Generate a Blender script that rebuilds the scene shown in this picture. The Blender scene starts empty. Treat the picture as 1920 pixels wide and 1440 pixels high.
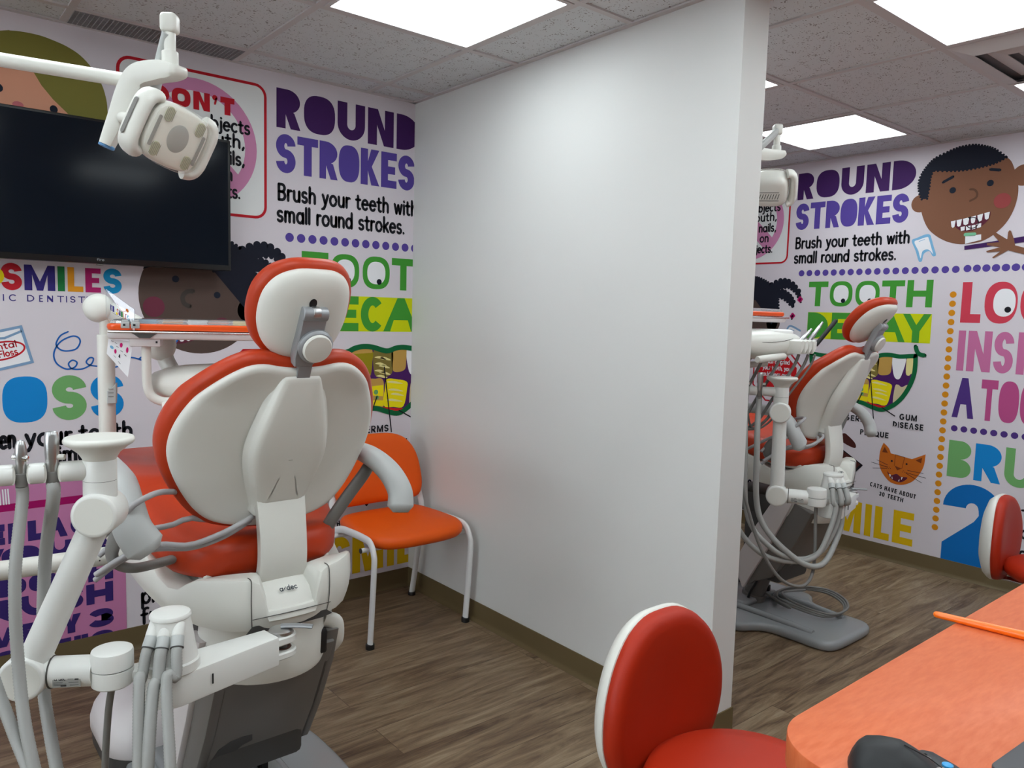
import bpy, bmesh, math, random
from mathutils import Vector, Matrix
from mathutils.geometry import tessellate_polygon

random.seed(7)
SC = bpy.context.scene
COL = SC.collection
PI = math.pi

# ------------------------------------------------------------------ camera, world, exposure
CAM_H = 1.3832
F_PX = 1435.17
CAM_R = Vector((0.771812, -0.635275, 0.027044))
CAM_U = Vector((0.036927, 0.087243, 0.995502))
CAM_F = Vector((0.634777, 0.767342, -0.090794))
cd = bpy.data.cameras.new('camera')
cd.sensor_fit = 'HORIZONTAL'; cd.sensor_width = 36.0
cd.lens = F_PX / 1920 * 36.0
cd.clip_start = 0.02
cam = bpy.data.objects.new('camera', cd); COL.objects.link(cam)
cam.matrix_world = Matrix(((CAM_R.x, CAM_U.x, -CAM_F.x, 0), (CAM_R.y, CAM_U.y, -CAM_F.y, 0),
                           (CAM_R.z, CAM_U.z, -CAM_F.z, CAM_H), (0, 0, 0, 1)))
SC.camera = cam
w = bpy.data.worlds.new('world'); SC.world = w; w.use_nodes = True
w.node_tree.nodes['Background'].inputs[0].default_value = (0.75, 0.8, 0.9, 1)
w.node_tree.nodes['Background'].inputs[1].default_value = 0.02
SC.view_settings.view_transform = 'Standard'
SC.view_settings.look = 'None'
SC.view_settings.exposure = 0.36
SC.view_settings.gamma = 1.0
SC.view_settings.use_curve_mapping = False
PANEL_EMIT = 6.0

# added area light behind an invented left-wall window, brightens the partition from the side
al = bpy.data.lights.new('added_side_light', 'AREA'); al.shape = 'RECTANGLE'; al.size = 3.0; al.size_y = 1.35; al.energy = 85.0; al.color = (0.93, 0.97, 1.0)
ao = bpy.data.objects.new('added_side_light', al); COL.objects.link(ao)
ao.matrix_world = Matrix(((0, 0, -1, -4.34), (-1, 0, 0, 0.9), (0, 1, 0, 1.45), (0, 0, 0, 1)))
# room, metres: Y towards the screen wall, X to the right, camera over the origin
H = 2.378          # ceiling
D = 3.2412         # screen wall
PX0, PX1 = 2.0295, 2.159   # partition faces
PY = 1.4102        # partition's free end
RX = 4.5278        # right wall
LX, FY = -4.2, -2.8
BB = 0.0908        # baseboard height
GX0, GY0, GS = 1.155, 3.0603, 0.6096

# ------------------------------------------------------------------ helpers
def srgb(r, g, b):
    def f(c):
        c /= 255.0
        return c / 12.92 if c <= 0.04045 else ((c + 0.055) / 1.055) ** 2.4
    return (f(r), f(g), f(b), 1.0)

MATS = {}
def mat(name, col=None, rough=0.5, metal=0.0, spec=0.5, coat=0.0, trans=0.0, alpha=1.0, emit=None, bump=None):
    if name in MATS: return MATS[name]
    m = bpy.data.materials.new(name); m.use_nodes = True
    nt = m.node_tree; b = nt.nodes['Principled BSDF']
    b.inputs['Base Color'].default_value = srgb(*col)
    b.inputs['Roughness'].default_value = rough
    b.inputs['Metallic'].default_value = metal
    b.inputs['Specular IOR Level'].default_value = spec
    b.inputs['Coat Weight'].default_value = coat
    b.inputs['Transmission Weight'].default_value = trans
    b.inputs['Alpha'].default_value = alpha
    if emit:
        b.inputs['Emission Color'].default_value = (*emit[0], 1); b.inputs['Emission Strength'].default_value = emit[1]
    if bump:
        sc_, st = bump
        tc = nt.nodes.new('ShaderNodeTexCoord'); n = nt.nodes.new('ShaderNodeTexNoise'); bp = nt.nodes.new('ShaderNodeBump')
        n.inputs['Scale'].default_value = sc_; n.inputs['Detail'].default_value = 3
        bp.inputs['Strength'].default_value = st; bp.inputs['Distance'].default_value = 0.001
        nt.links.new(tc.outputs['Object'], n.inputs['Vector']); nt.links.new(n.outputs['Fac'], bp.inputs['Height'])
        nt.links.new(bp.outputs['Normal'], b.inputs['Normal'])
    MATS[name] = m
    return m

def link(o, parent=None):
    COL.objects.link(o)
    if parent is not None: o.parent = parent
    return o

def obj(name, bm, m, parent=None, smooth=True, ang=38, loc=None):
    bmesh.ops.recalc_face_normals(bm, faces=bm.faces[:]) if smooth != 'keep' else None
    if smooth:
        th = math.radians(ang)
        for f in bm.faces: f.smooth = True
        for e in bm.edges:
            if len(e.link_faces) == 2 and e.calc_face_angle(0) > th: e.smooth = False
    me = bpy.data.meshes.new(name); bm.to_mesh(me); bm.free()
    for x in (m if isinstance(m, (list, tuple)) else [m]): me.materials.append(x)
    o = bpy.data.objects.new(name, me)
    if loc: o.location = loc
    return link(o, parent)

def tag(o, label, cat, group=None):
    o['label'] = label; o['category'] = cat
    if group: o['group'] = group
    return o

def thing(name, label, cat, loc=(0, 0, 0), rz=0, group=None):
    o = bpy.data.objects.new(name, None); o.location = loc; o.rotation_euler = (0, 0, rz)
    o.empty_display_size = 0.1
    link(o); return tag(o, label, cat, group)

def struct(o):
    o['kind'] = 'structure'; return o

def copy_tree(o, parent=None):
    c = o.copy(); COL.objects.link(c)
    if parent is not None: c.parent = parent
    for ch in list(o.children): copy_tree(ch, c)
    return c

V = Vector
def NB(): return bmesh.new()

def box(bm, x0, x1, y0, y1, z0, z1, bev=0.0, mi=0, M=None, seg=2):
    r = bmesh.ops.create_cube(bm, size=1)
    vs = r['verts']
    for v in vs:
        v.co = V(((x0 + x1) / 2 + v.co.x * (x1 - x0), (y0 + y1) / 2 + v.co.y * (y1 - y0), (z0 + z1) / 2 + v.co.z * (z1 - z0)))
    fs = list({f for v in vs for f in v.link_faces})
    if bev > 0:
        es = list({e for v in vs for e in v.link_edges})
        rr = bmesh.ops.bevel(bm, geom=es, offset=bev, segments=seg, profile=0.5, affect='EDGES')
        fs = list({f for f in rr['faces']} | {f for v in rr['verts'] for f in v.link_faces})
        vs = list({v for f in fs for v in f.verts})
    for f in fs: f.material_index = mi
    if M is not None:
        for v in vs: v.co = M @ v.co
    return vs

def frame(d, up=V((0, 0, 1))):
    d = V(d).normalized()
    a = up.cross(d)
    if a.length < 1e-4: a = V((1, 0, 0)).cross(d)
    a.normalize(); b = d.cross(a)
    return a, b, d

def catmull(pts, n=8, closed=False):
    P = [V(p) for p in pts]
    if len(P) < 3 and not closed: return P
    out = []; m = len(P)
    rng = range(m if closed else m - 1)
    for i in rng:
        if closed: p0, p1, p2, p3 = P[(i - 1) % m], P[i], P[(i + 1) % m], P[(i + 2) % m]
        else: p0, p1, p2, p3 = P[max(i - 1, 0)], P[i], P[i + 1], P[min(i + 2, m - 1)]
        for k in range(n):
            t = k / n
            out.append(0.5 * ((2 * p1) + (p2 - p0) * t + (2 * p0 - 5 * p1 + 4 * p2 - p3) * t * t + (3 * p1 - p0 - 3 * p2 + p3) * t ** 3))
    if not closed: out.append(P[-1].copy())
    return out

def loft(bm, rings, cap0=True, cap1=True, closed=False, mi=0):
    """rings: lists of Vectors, same count"""
    R = [[bm.verts.new(p) for p in r] for r in rings]
    n = len(R[0]); fs = []
    prs = list(zip(R, R[1:])) + ([(R[-1], R[0])] if closed else [])
    for a, b in prs:
        for i in range(n):
            j = (i + 1) % n
            try: fs.append(bm.faces.new((a[i], a[j], b[j], b[i])))
            except ValueError: pass
    if not closed:
        for r, c in ((R[0], cap0), (R[-1], cap1)):
            if c:
                try: fs.append(bm.faces.new(r))
                except ValueError: pass
    for f in fs: f.material_index = mi
    return R

def tube(bm, pts, r, seg=14, cap=True, rz=None, mi=0, up=V((0, 0, 1))):
    """round (or elliptic: r=(ra, rb)) sweep along pts; r may be a function of t or a list"""
    P = [V(p) for p in pts]; n = len(P); rings = []
    T = [(P[min(i + 1, n - 1)] - P[max(i - 1, 0)]).normalized() for i in range(n)]
    a, b, _ = frame(T[0], up)
    for i in range(n):
        if i:
            q = T[i - 1].rotation_difference(T[i]); a = q @ a; b = q @ b
        rr = r(i / max(n - 1, 1)) if callable(r) else (r[i] if isinstance(r, list) else r)
        ra, rb = rr if isinstance(rr, tuple) else (rr, rr)
        rings.append([P[i] + a * (math.cos(k * 2 * PI / seg) * ra) + b * (math.sin(k * 2 * PI / seg) * rb) for k in range(seg)])
    return loft(bm, rings, cap, cap, mi=mi)

def rod(bm, p0, p1, r, seg=24, bev=0.0, mi=0, r1=None):
    """straight cylinder with softly rounded rims"""
    p0, p1 = V(p0), V(p1); d = (p1 - p0); L = d.length; a, b, d = frame(d)
    r1 = r if r1 is None else r1
    if bev <= 0: prof = [(r, 0), (r1, L)]
    else:
        prof = []
        for k in range(4): t = k / 3 * PI / 2; prof.append((r - bev + bev * math.sin(t), bev - bev * math.cos(t)))
        for k in range(4): t = k / 3 * PI / 2; prof.append((r1 - bev + bev * math.cos(t), L - bev + bev * math.sin(t)))
    rings = [[p0 + d * z + a * (math.cos(k * 2 * PI / seg) * q) + b * (math.sin(k * 2 * PI / seg) * q) for k in range(seg)] for q, z in prof]
    return loft(bm, rings, mi=mi)

def lathe(bm, prof, origin=(0, 0, 0), axis=(0, 0, 1), seg=32, cap0=True, cap1=True, mi=0):
    o = V(origin); a, b, d = frame(axis)
    rings = [[o + d * z + a * (math.cos(k * 2 * PI / seg) * q) + b * (math.sin(k * 2 * PI / seg) * q) for k in range(seg)] for q, z in prof]
    return loft(bm, rings, cap0, cap1, mi=mi)

def hose(pts, r, name, m, parent, pitch=0.0055, n=10, seg=10, ribbed=True):
    """gray corrugated hose: evenly resampled path, ringed radius"""
    C = catmull(pts, n); L = [0]
    for a, b in zip(C, C[1:]): L.append(L[-1] + (b - a).length)
    step = pitch / 2 if ribbed else 0.02
    k = max(4, int(L[-1] / step)); Q = []; j = 0
    for i in range(k + 1):
        s = L[-1] * i / k
        while j < len(L) - 2 and L[j + 1] < s: j += 1
        t = (s - L[j]) / max(L[j + 1] - L[j], 1e-9); Q.append(C[j].lerp(C[j + 1], t))
    bm = NB()
    tube(bm, Q, [r * (1.0 if (i % 2 or not ribbed) else 0.93) for i in range(k + 1)], seg)
    return obj(name, bm, m, parent, ang=60)

def area2(pts): return sum(a[0] * b[1] - b[0] * a[1] for a, b in zip(pts, pts[1:] + pts[:1]))

def pillow(bm, outline, rings, to3, mi=0, cap0='flat'):
    """outline: 2D list; rings: (inset, h) offsets the outline inwards, ('s', scale, h) shrinks it to its centre"""
    P = [V((p[0], p[1])) for p in outline]
    if area2([tuple(p) for p in P]) < 0: P.reverse()
    n = len(P); c = sum(P, V((0, 0))) / n
    N = []
    for i in range(n):
        t = (P[(i + 1) % n] - P[i - 1]).normalized(); N.append(V((-t.y, t.x)))
    out = []; cur = P
    for r in rings:
        if r[0] == 's': q = [c + (p - c) * r[1] for p in cur]; h = r[2]
        else: cur = [P[i] + N[i] * r[0] for i in range(n)]; q = cur; h = r[1]
        out.append([to3(p.x, p.y, h) for p in q])
    R = loft(bm, out, cap0 == 'flat', True, mi=mi)
    return R

def resample(pts, n):
    P = [V(p) for p in pts] + [V(pts[0])]; L = [0]
    for a, b in zip(P, P[1:]): L.append(L[-1] + (b - a).length)
    out = []; j = 0
    for i in range(n):
        s = L[-1] * i / n
        while L[j + 1] < s: j += 1
        out.append(P[j].lerp(P[j + 1], (s - L[j]) / max(L[j + 1] - L[j], 1e-9)))
    return out

def mirror(half):
    """half outline from top centre round the right side to bottom centre -> full outline, smoothed"""
    full = list(half) + [(-x, y) for x, y in reversed(half) if abs(x) > 1e-6]
    C = catmull([(x, y, 0) for x, y in full], 6, True)
    return [(p.x, p.y) for p in resample(C, 64)]

def rrect(x0, x1, y0, y1, r, n=6):
    out = []
    for cx, cy, a in ((x1 - r, y0 + r, -90), (x1 - r, y1 - r, 0), (x0 + r, y1 - r, 90), (x0 + r, y0 + r, 180)):
        for k in range(n + 1):
            t = math.radians(a + 90 * k / n); out.append((cx + r * math.cos(t), cy + r * math.sin(t)))
    return out

def poly_prism(bm, pts, z0, z1, bev=0.0, mi=0, to3=lambda x, y, z: V((x, y, z))):
    P = list(pts)
    if area2(P) < 0: P.reverse()
    if bev <= 0: rings = [(0, z0), (0, z1)]
    else: rings = [(bev, z0), (bev * .3, z0 + bev * .3), (0, z0 + bev), (0, z1 - bev), (bev * .3, z1 - bev * .3), (bev, z1)]
    pillow(bm, P, rings, to3, mi)
# ------------------------------------------------------------------ materials
def nodes(m):
    nt = m.node_tree
    return nt, nt.nodes, nt.links, nt.nodes['Principled BSDF']

M_WALL = mat('wall_paint', (214, 214, 212), 0.75, spec=0.25, bump=(140, 0.12))
M_MURALBG = mat('wallpaper_ground', (216, 209, 216), 0.7, spec=0.25)
M_BASE = mat('baseboard_vinyl', (99, 84, 56), 0.55, spec=0.35)
M_WHITE = mat('white_plastic', (226, 226, 222), 0.32, spec=0.45)
M_SHELL = mat('white_shell', (222, 221, 214), 0.36, spec=0.45)
M_OFFW = mat('warm_white_plastic', (212, 206, 206), 0.4, spec=0.4)
M_GREY = mat('grey_metal_paint', (150, 152, 155), 0.38, metal=0.35)
M_LGREY = mat('light_grey_plastic', (182, 184, 183), 0.42)
M_MGREY = mat('mid_grey_plastic', (120, 118, 115), 0.45)
M_DGREY = mat('dark_grey_plastic', (64, 63, 62), 0.5)
M_COVER = mat('lift_cover_grey', (110, 106, 103), 0.45)
M_PLATE = mat('base_plate_grey', (140, 142, 144), 0.22, spec=0.55)
M_HOSE = mat('hose_grey', (158, 158, 155), 0.5)
M_TUBING = mat('tubing_grey', (168, 166, 168), 0.42)
M_BLACK = mat('black_plastic', (20, 20, 22), 0.45)
M_CHROME = mat('chrome', (220, 220, 220), 0.16, metal=1.0)
M_STEEL = mat('brushed_steel', (190, 190, 190), 0.32, metal=1.0)
M_RED = mat('red_orange_vinyl', (184, 56, 20), 0.42, spec=0.35, bump=(220, 0.06))
M_STOOL = mat('stool_red_vinyl', (172, 40, 12), 0.5, spec=0.3, bump=(220, 0.06))
M_ORG = mat('orange_vinyl', (228, 88, 10), 0.5, spec=0.3, bump=(220, 0.06))
M_WMETAL = mat('white_powder_coat', (224, 224, 224), 0.35)
M_TRAYORG = mat('tray_orange', (236, 86, 24), 0.3)
M_TBAR = mat('ceiling_t_bar', (196, 192, 192), 0.6)
M_SCREEN = mat('screen_glass', (14, 20, 29), 0.12, spec=0.16)
M_BEZEL = mat('screen_bezel', (14, 14, 16), 0.3)
M_BLUE = mat('light_blue_cap', (90, 150, 205), 0.4)
M_LENS = mat('clear_plastic', (244, 242, 232), 0.12, alpha=0.22)
M_CLEAR = mat('clear_acrylic', (245, 248, 250), 0.05, trans=1.0)
M_REFL = mat('lamp_reflector', (232, 230, 220), 0.35)
M_LEAF = mat('white_paper', (232, 232, 236), 0.7)

def counter_mat():
    m = mat('orange_laminate', (226, 112, 60), 0.42, spec=0.35)
    nt, N, L, b = nodes(m)
    tc = N.new('ShaderNodeTexCoord'); mp = N.new('ShaderNodeMapping'); mp.inputs['Scale'].default_value = (14, 60, 14)
    mp.inputs['Rotation'].default_value = (0, 0, 0.5)
    n = N.new('ShaderNodeTexNoise'); n.inputs['Scale'].default_value = 2.2; n.inputs['Detail'].default_value = 5
    r = N.new('ShaderNodeValToRGB')
    r.color_ramp.elements[0].position = 0.32; r.color_ramp.elements[0].color = srgb(204, 98, 54)
    r.color_ramp.elements[1].position = 0.72; r.color_ramp.elements[1].color = srgb(216, 114, 70)
    L.new(tc.outputs['Object'], mp.inputs['Vector']); L.new(mp.outputs['Vector'], n.inputs['Vector'])
    L.new(n.outputs['Fac'], r.inputs['Fac']); L.new(r.outputs['Color'], b.inputs['Base Color'])
    return m
M_COUNTER = counter_mat()

def floor_mat():
    m = mat('wood_plank_vinyl', (120, 100, 82), 0.42, spec=0.35)
    nt, N, L, b = nodes(m)
    tc = N.new('ShaderNodeTexCoord')
    bk = N.new('ShaderNodeTexBrick')
    bk.offset = 0.37; bk.offset_frequency = 2
    for k, v in (('Scale', 1.0), ('Mortar Size', 0.0011), ('Mortar Smooth', 0.1), ('Bias', 0.0), ('Brick Width', 1.22), ('Row Height', 0.178)):
        bk.inputs[k].default_value = v
    bk.inputs['Color1'].default_value = (0, 0, 0, 1); bk.inputs['Color2'].default_value = (1, 1, 1, 1); bk.inputs['Mortar'].default_value = (0, 0, 0, 1)
    L.new(tc.outputs['Object'], bk.inputs['Vector'])
    # every plank shifts the grain sideways by its own amount
    add = N.new('ShaderNodeVectorMath'); add.operation = 'MULTIPLY_ADD'
    L.new(bk.outputs['Color'], add.inputs[0]); add.inputs[1].default_value = (7.3, 3.1, 9.7)
    L.new(tc.outputs['Object'], add.inputs[2])
    mp = N.new('ShaderNodeMapping'); mp.inputs['Scale'].default_value = (1.7, 13, 1)
    L.new(add.outputs[0], mp.inputs['Vector'])
    n1 = N.new('ShaderNodeTexNoise'); n1.inputs['Scale'].default_value = 1.6; n1.inputs['Detail'].default_value = 8; n1.inputs['Roughness'].default_value = 0.62; n1.inputs['Distortion'].default_value = 0.9
    L.new(mp.outputs['Vector'], n1.inputs['Vector'])
    mp2 = N.new('ShaderNodeMapping'); mp2.inputs['Scale'].default_value = (5, 90, 1); L.new(add.outputs[0], mp2.inputs['Vector'])
    n2 = N.new('ShaderNodeTexNoise'); n2.inputs['Scale'].default_value = 2.0; n2.inputs['Detail'].default_value = 6; n2.inputs['Roughness'].default_value = 0.7
    L.new(mp2.outputs['Vector'], n2.inputs['Vector'])
    mx = N.new('ShaderNodeMath'); mx.operation = 'MULTIPLY_ADD'; mx.inputs[1].default_value = 0.42
    L.new(n2.outputs['Fac'], mx.inputs[0]); L.new(n1.outputs['Fac'], mx.inputs[2])
    mm = N.new('ShaderNodeMath'); mm.operation = 'MULTIPLY_ADD'; mm.inputs[1].default_value = 0.10
    L.new(bk.outputs['Color'], mm.inputs[0]); L.new(mx.outputs[0], mm.inputs[2])
    r = N.new('ShaderNodeValToRGB'); cr = r.color_ramp
    cr.elements[0].position = 0.50; cr.elements[0].color = srgb(68, 51, 38)
    cr.elements[1].position = 0.98; cr.elements[1].color = srgb(150, 132, 108)
    e = cr.elements.new(0.66); e.color = srgb(102, 82, 63)
    e = cr.elements.new(0.80); e.color = srgb(127, 107, 84)
    L.new(mm.outputs[0], r.inputs['Fac'])
    mo = N.new('ShaderNodeMixRGB'); mo.blend_type = 'MULTIPLY'; mo.inputs['Color2'].default_value = (0.5, 0.46, 0.42, 1)
    L.new(bk.outputs['Fac'], mo.inputs['Fac']); L.new(r.outputs['Color'], mo.inputs['Color1'])
    L.new(mo.outputs['Color'], b.inputs['Base Color'])
    bp = N.new('ShaderNodeBump'); bp.inputs['Strength'].default_value = 0.12; bp.inputs['Distance'].default_value = 0.002
    L.new(mx.outputs[0], bp.inputs['Height']); L.new(bp.outputs['Normal'], b.inputs['Normal'])
    return m
M_FLOOR = floor_mat()

def tile_mat():
    m = mat('ceiling_tile', (188, 184, 184), 0.9, spec=0.1)
    nt, N, L, b = nodes(m)
    tc = N.new('ShaderNodeTexCoord')
    n0 = N.new('ShaderNodeTexNoise'); n0.inputs['Scale'].default_value = 30; n0.inputs['Detail'].default_value = 2
    vm = N.new('ShaderNodeVectorMath'); vm.operation = 'MULTIPLY_ADD'; vm.inputs[1].default_value = (0.03, 0.03, 0.0)
    L.new(tc.outputs['Object'], n0.inputs['Vector']); L.new(n0.outputs['Color'], vm.inputs[0]); L.new(tc.outputs['Object'], vm.inputs[2])
    mp = N.new('ShaderNodeMapping'); mp.inputs['Scale'].default_value = (1.0, 1.7, 1); mp.inputs['Rotation'].default_value = (0, 0, 0.4)
    L.new(vm.outputs[0], mp.inputs['Vector'])
    vo = N.new('ShaderNodeTexVoronoi'); vo.inputs['Scale'].default_value = 85; vo.inputs['Randomness'].default_value = 1
    L.new(mp.outputs['Vector'], vo.inputs['Vector'])
    n1 = N.new('ShaderNodeTexNoise'); n1.inputs['Scale'].default_value = 26; L.new(tc.outputs['Object'], n1.inputs['Vector'])
    mu = N.new('ShaderNodeMath'); mu.operation = 'MULTIPLY_ADD'; mu.inputs[1].default_value = 0.9; mu.inputs[2].default_value = -0.24
    L.new(n1.outputs['Fac'], mu.inputs[0])
    lt = N.new('ShaderNodeMath'); lt.operation = 'LESS_THAN'; L.new(vo.outputs['Distance'], lt.inputs[0]); L.new(mu.outputs[0], lt.inputs[1])
    mo = N.new('ShaderNodeMixRGB'); mo.inputs['Color1'].default_value = srgb(208, 212, 214); mo.inputs['Color2'].default_value = srgb(130, 126, 124)
    L.new(lt.outputs[0], mo.inputs['Fac']); L.new(mo.outputs['Color'], b.inputs['Base Color'])
    return m
M_TILE = tile_mat()
M_PANEL = mat('light_diffuser', (250, 252, 255), 0.5, emit=((0.88, 0.975, 1.0), PANEL_EMIT))

# ------------------------------------------------------------------ the room
def slab(name, x0, x1, y0, y1, z0, z1, m, parent=None, bev=0):
    bm = NB(); box(bm, x0, x1, y0, y1, z0, z1, bev); return obj(name, bm, m, parent, smooth=False)

struct(slab('floor', LX - .1, RX + .1, FY - .1, D + .1, -0.08, 0, M_FLOOR))
struct(slab('ceiling', LX - .1, RX + .1, FY - .1, D + .1, H + .006, H + .08, M_TILE))
struct(slab('wall_back', LX - .1, RX + .1, D, D + .1, 0, H + .02, M_MURALBG))
struct(slab('wall_right', RX, RX + .1, FY, D, 0, H + .02, M_MURALBG))
bm = NB()
WY0, WY1, WZ0, WZ1 = -.6, 2.4, .78, 2.12
for a in ((FY, WY0, 0, H + .02), (WY1, D, 0, H + .02), (WY0, WY1, 0, WZ0), (WY0, WY1, WZ1, H + .02)):
    box(bm, LX - .1, LX, *a)
struct(obj('wall_left', bm, M_WALL, smooth=False))
bm = NB()
for a in ((WY0, WY0 + .05, WZ0, WZ1), (WY1 - .05, WY1, WZ0, WZ1), (WY0, WY1, WZ0, WZ0 + .05), (WY0, WY1, WZ1 - .05, WZ1), (.88, .92, WZ0, WZ1)):
    box(bm, LX - .07, LX - .02, *a)
wf = struct(obj('added_window_1', bm, M_WMETAL, smooth=False))  # made-up window out of view, put in to pass the added side light
bm = NB(); box(bm, LX - .048, LX - .042, WY0 + .04, WY1 - .04, WZ0 + .04, WZ1 - .04); obj('added_window_glass', bm, mat('added_window_glass', (240, 246, 250), 0.0, trans=1.0), wf, smooth=False)
struct(slab('wall_front', LX - .1, RX + .1, FY - .1, FY, 0, H + .02, M_WALL))
struct(slab('wall_center', PX0, PX1, PY, D, 0, H + .02, M_WALL))

def baseboard(name, runs):
    """cove vinyl base: profile swept along straight runs (p0, p1, inward normal)"""
    bm = NB()
    prof = [(0, BB), (.004, BB), (.005, BB - .004), (.005, .022), (.008, .010), (.014, .003), (.016, 0.0005), (0, 0.0005)]
    for (ax, ay), (bx, by), (nx, ny) in runs:
        loft(bm, [[V((px + nx * o, py + ny * o, z)) for o, z in prof] for px, py in ((ax, ay), (bx, by))])
    return struct(obj(name, bm, M_BASE))
baseboard('baseboard_back', [((LX, D), (PX0, D), (0, -1)), ((PX1, D), (RX, D), (0, -1))])
baseboard('baseboard_center', [((PX0, PY), (PX0, D), (-1, 0)), ((PX1, PY), (PX1, D), (1, 0)), ((PX0 - .005, PY), (PX1 + .005, PY), (0, -1))])
baseboard('baseboard_right', [((RX, FY), (RX, D), (-1, 0))])
baseboard('baseboard_left', [((LX, FY), (LX, D), (1, 0))])

# ceiling grid
GSX, GSY = 0.6125, 0.607
gx = [GX0 + GSX * i for i in range(-8, 6)]
gy = [GY0 - GSY * j for j in range(0, 10)]
bm = NB()
for x in gx:
    if PX0 - .02 < x < PX1 + .02:
        box(bm, x - .012, x + .012, FY, PY, H, H + .007)
    else: box(bm, x - .012, x + .012, FY, D, H, H + .007)
for y in gy:
    for a, b in ((LX, PX0), (PX1, RX)) if y > PY else ((LX, RX),):
        box(bm, a, b, y - .0121, y + .0121, H - .0003, H + .0067)
struct(obj('trim_1', bm, M_TBAR, smooth=False))
bm = NB()
for x0, x1, y0, y1 in ((LX, PX0, D - .022, D), (PX1, RX, D - .022, D), (RX - .022, RX, FY, D), (PX0 - .022, PX0, PY, D), (PX1, PX1 + .022, PY, D),
                       (PX0 - .022, PX1 + .022, PY - .022, PY), (LX, LX + .022, FY, D)):
    box(bm, x0, x1, y0, y1, H - .0012, H + .005)
struct(obj('trim_2', bm, M_TBAR, smooth=False))

# lay-in light panels
def light_panel(i, j, label):
    x0 = GX0 + GSX * i; y1 = GY0 - GSY * j; y0 = y1 - GSY; x1 = x0 + GSX
    t = thing('ceiling_light', label, 'ceiling light', ((x0 + x1) / 2, (y0 + y1) / 2, H), group=None)
    hx, hy = GSX / 2 - .013, GSY / 2 - .0135
    bm = NB()
    for a, b, c, d in ((-hx, hx, -hy, -hy + .016), (-hx, hx, hy - .016, hy), (-hx, -hx + .016, -hy + .016, hy - .016), (hx - .016, hx, -hy + .016, hy - .016)):
        box(bm, a, b, c, d, -.003, .006)
    obj('frame', bm, M_TBAR, t, smooth=False)
    bm = NB(); box(bm, -hx + .014, hx - .014, -hy + .014, hy - .014, .0005, .0035)
    obj('diffuser', bm, M_PANEL, t, smooth=False)
    return t
light_panel(0, 2 - 1, 'square glowing ceiling panel nearest the round strokes wall, left of the partition')
light_panel(4, 1, 'square glowing ceiling panel above the far dental chair, nearest the boy drawing')
light_panel(2, 1, 'square glowing ceiling panel mostly hidden behind the partition end')
light_panel(2, 3, 'square glowing ceiling panel beside the square air diffuser, cut by the top right corner')
light_panel(4, 3, 'square glowing ceiling panel just entering the right edge past the air diffuser')
for i in (-8, -6, -4, -2, 0, 2, 4):
    for j in (1, 3, 5):
        if (i, j) not in ((0, 1), (2, 1), (4, 1), (2, 3), (4, 3)):
            t = light_panel(i, j, 'square glowing ceiling panel outside the picture'); t['group'] = 'ceiling panels outside the picture'

# egg-crate return grille in the border strip
gx0, gx1 = GX0 - GSX + .013, GX0 - .013
gy0, gy1 = GY0 + .013, D - .022
t = thing('return_grille', 'grey egg-crate air grille in the ceiling above the screen', 'vent', ((gx0 + gx1) / 2, (gy0 + gy1) / 2, H))
hx, hy = (gx1 - gx0) / 2, (gy1 - gy0) / 2
bm = NB(); box(bm, -hx, hx, -hy, hy, .004, .0055); obj('backing', bm, mat('duct_dark', (70, 70, 74), 0.9), t, smooth=False)
bm = NB(); n = 38
for i in range(n + 1):
    x = -hx + 2 * hx * i / n; box(bm, x - .0011, x + .0011, -hy, hy, -.002, .004)
n = 11
for i in range(n + 1):
    y = -hy + 2 * hy * i / n; box(bm, -hx, hx, y - .0011, y + .0011, -.0019, .0041)
obj('grid', bm, mat('grille_paint', (150, 150, 154), 0.5), t, smooth=False)

# four-way supply diffuser
x0 = GX0 + GSX * 3; y1 = GY0 - GSY * 3
t = thing('air_diffuser', 'grey square stepped air diffuser in the ceiling at the upper right', 'vent', (x0 + GSX / 2, y1 - GSY / 2, H))
bm = NB(); a = GSX / 2 - .013
box(bm, -a, a, -a, a, .0045, .0055); obj('duct', bm, mat('duct_shadow', (140, 142, 148), 0.8), t, smooth=False)
for k, (r0, r1) in enumerate(((a, a - .07), (a - .085, a - .15), (a - .165, a - .225))):
    bm = NB()
    for q0, q1, z0, z1 in ((r0, r1, -.001 if k == 0 else -.004, -.026 + .004 * k),):
        loft(bm, [[V((sx * r0, sy * r0, z0)) for sx, sy in ((1, 1), (-1, 1), (-1, -1), (1, -1))],
                  [V((sx * r1, sy * r1, z1)) for sx, sy in ((1, 1), (-1, 1), (-1, -1), (1, -1))],
                  [V((sx * r1, sy * r1, z1 + .002)) for sx, sy in ((1, 1), (-1, 1), (-1, -1), (1, -1))],
                  [V((sx * r0, sy * r0, z0 + .003)) for sx, sy in ((1, 1), (-1, 1), (-1, -1), (1, -1))]], False, False, closed=True)
    obj('vane', bm, M_TBAR, t, smooth=False)
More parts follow.
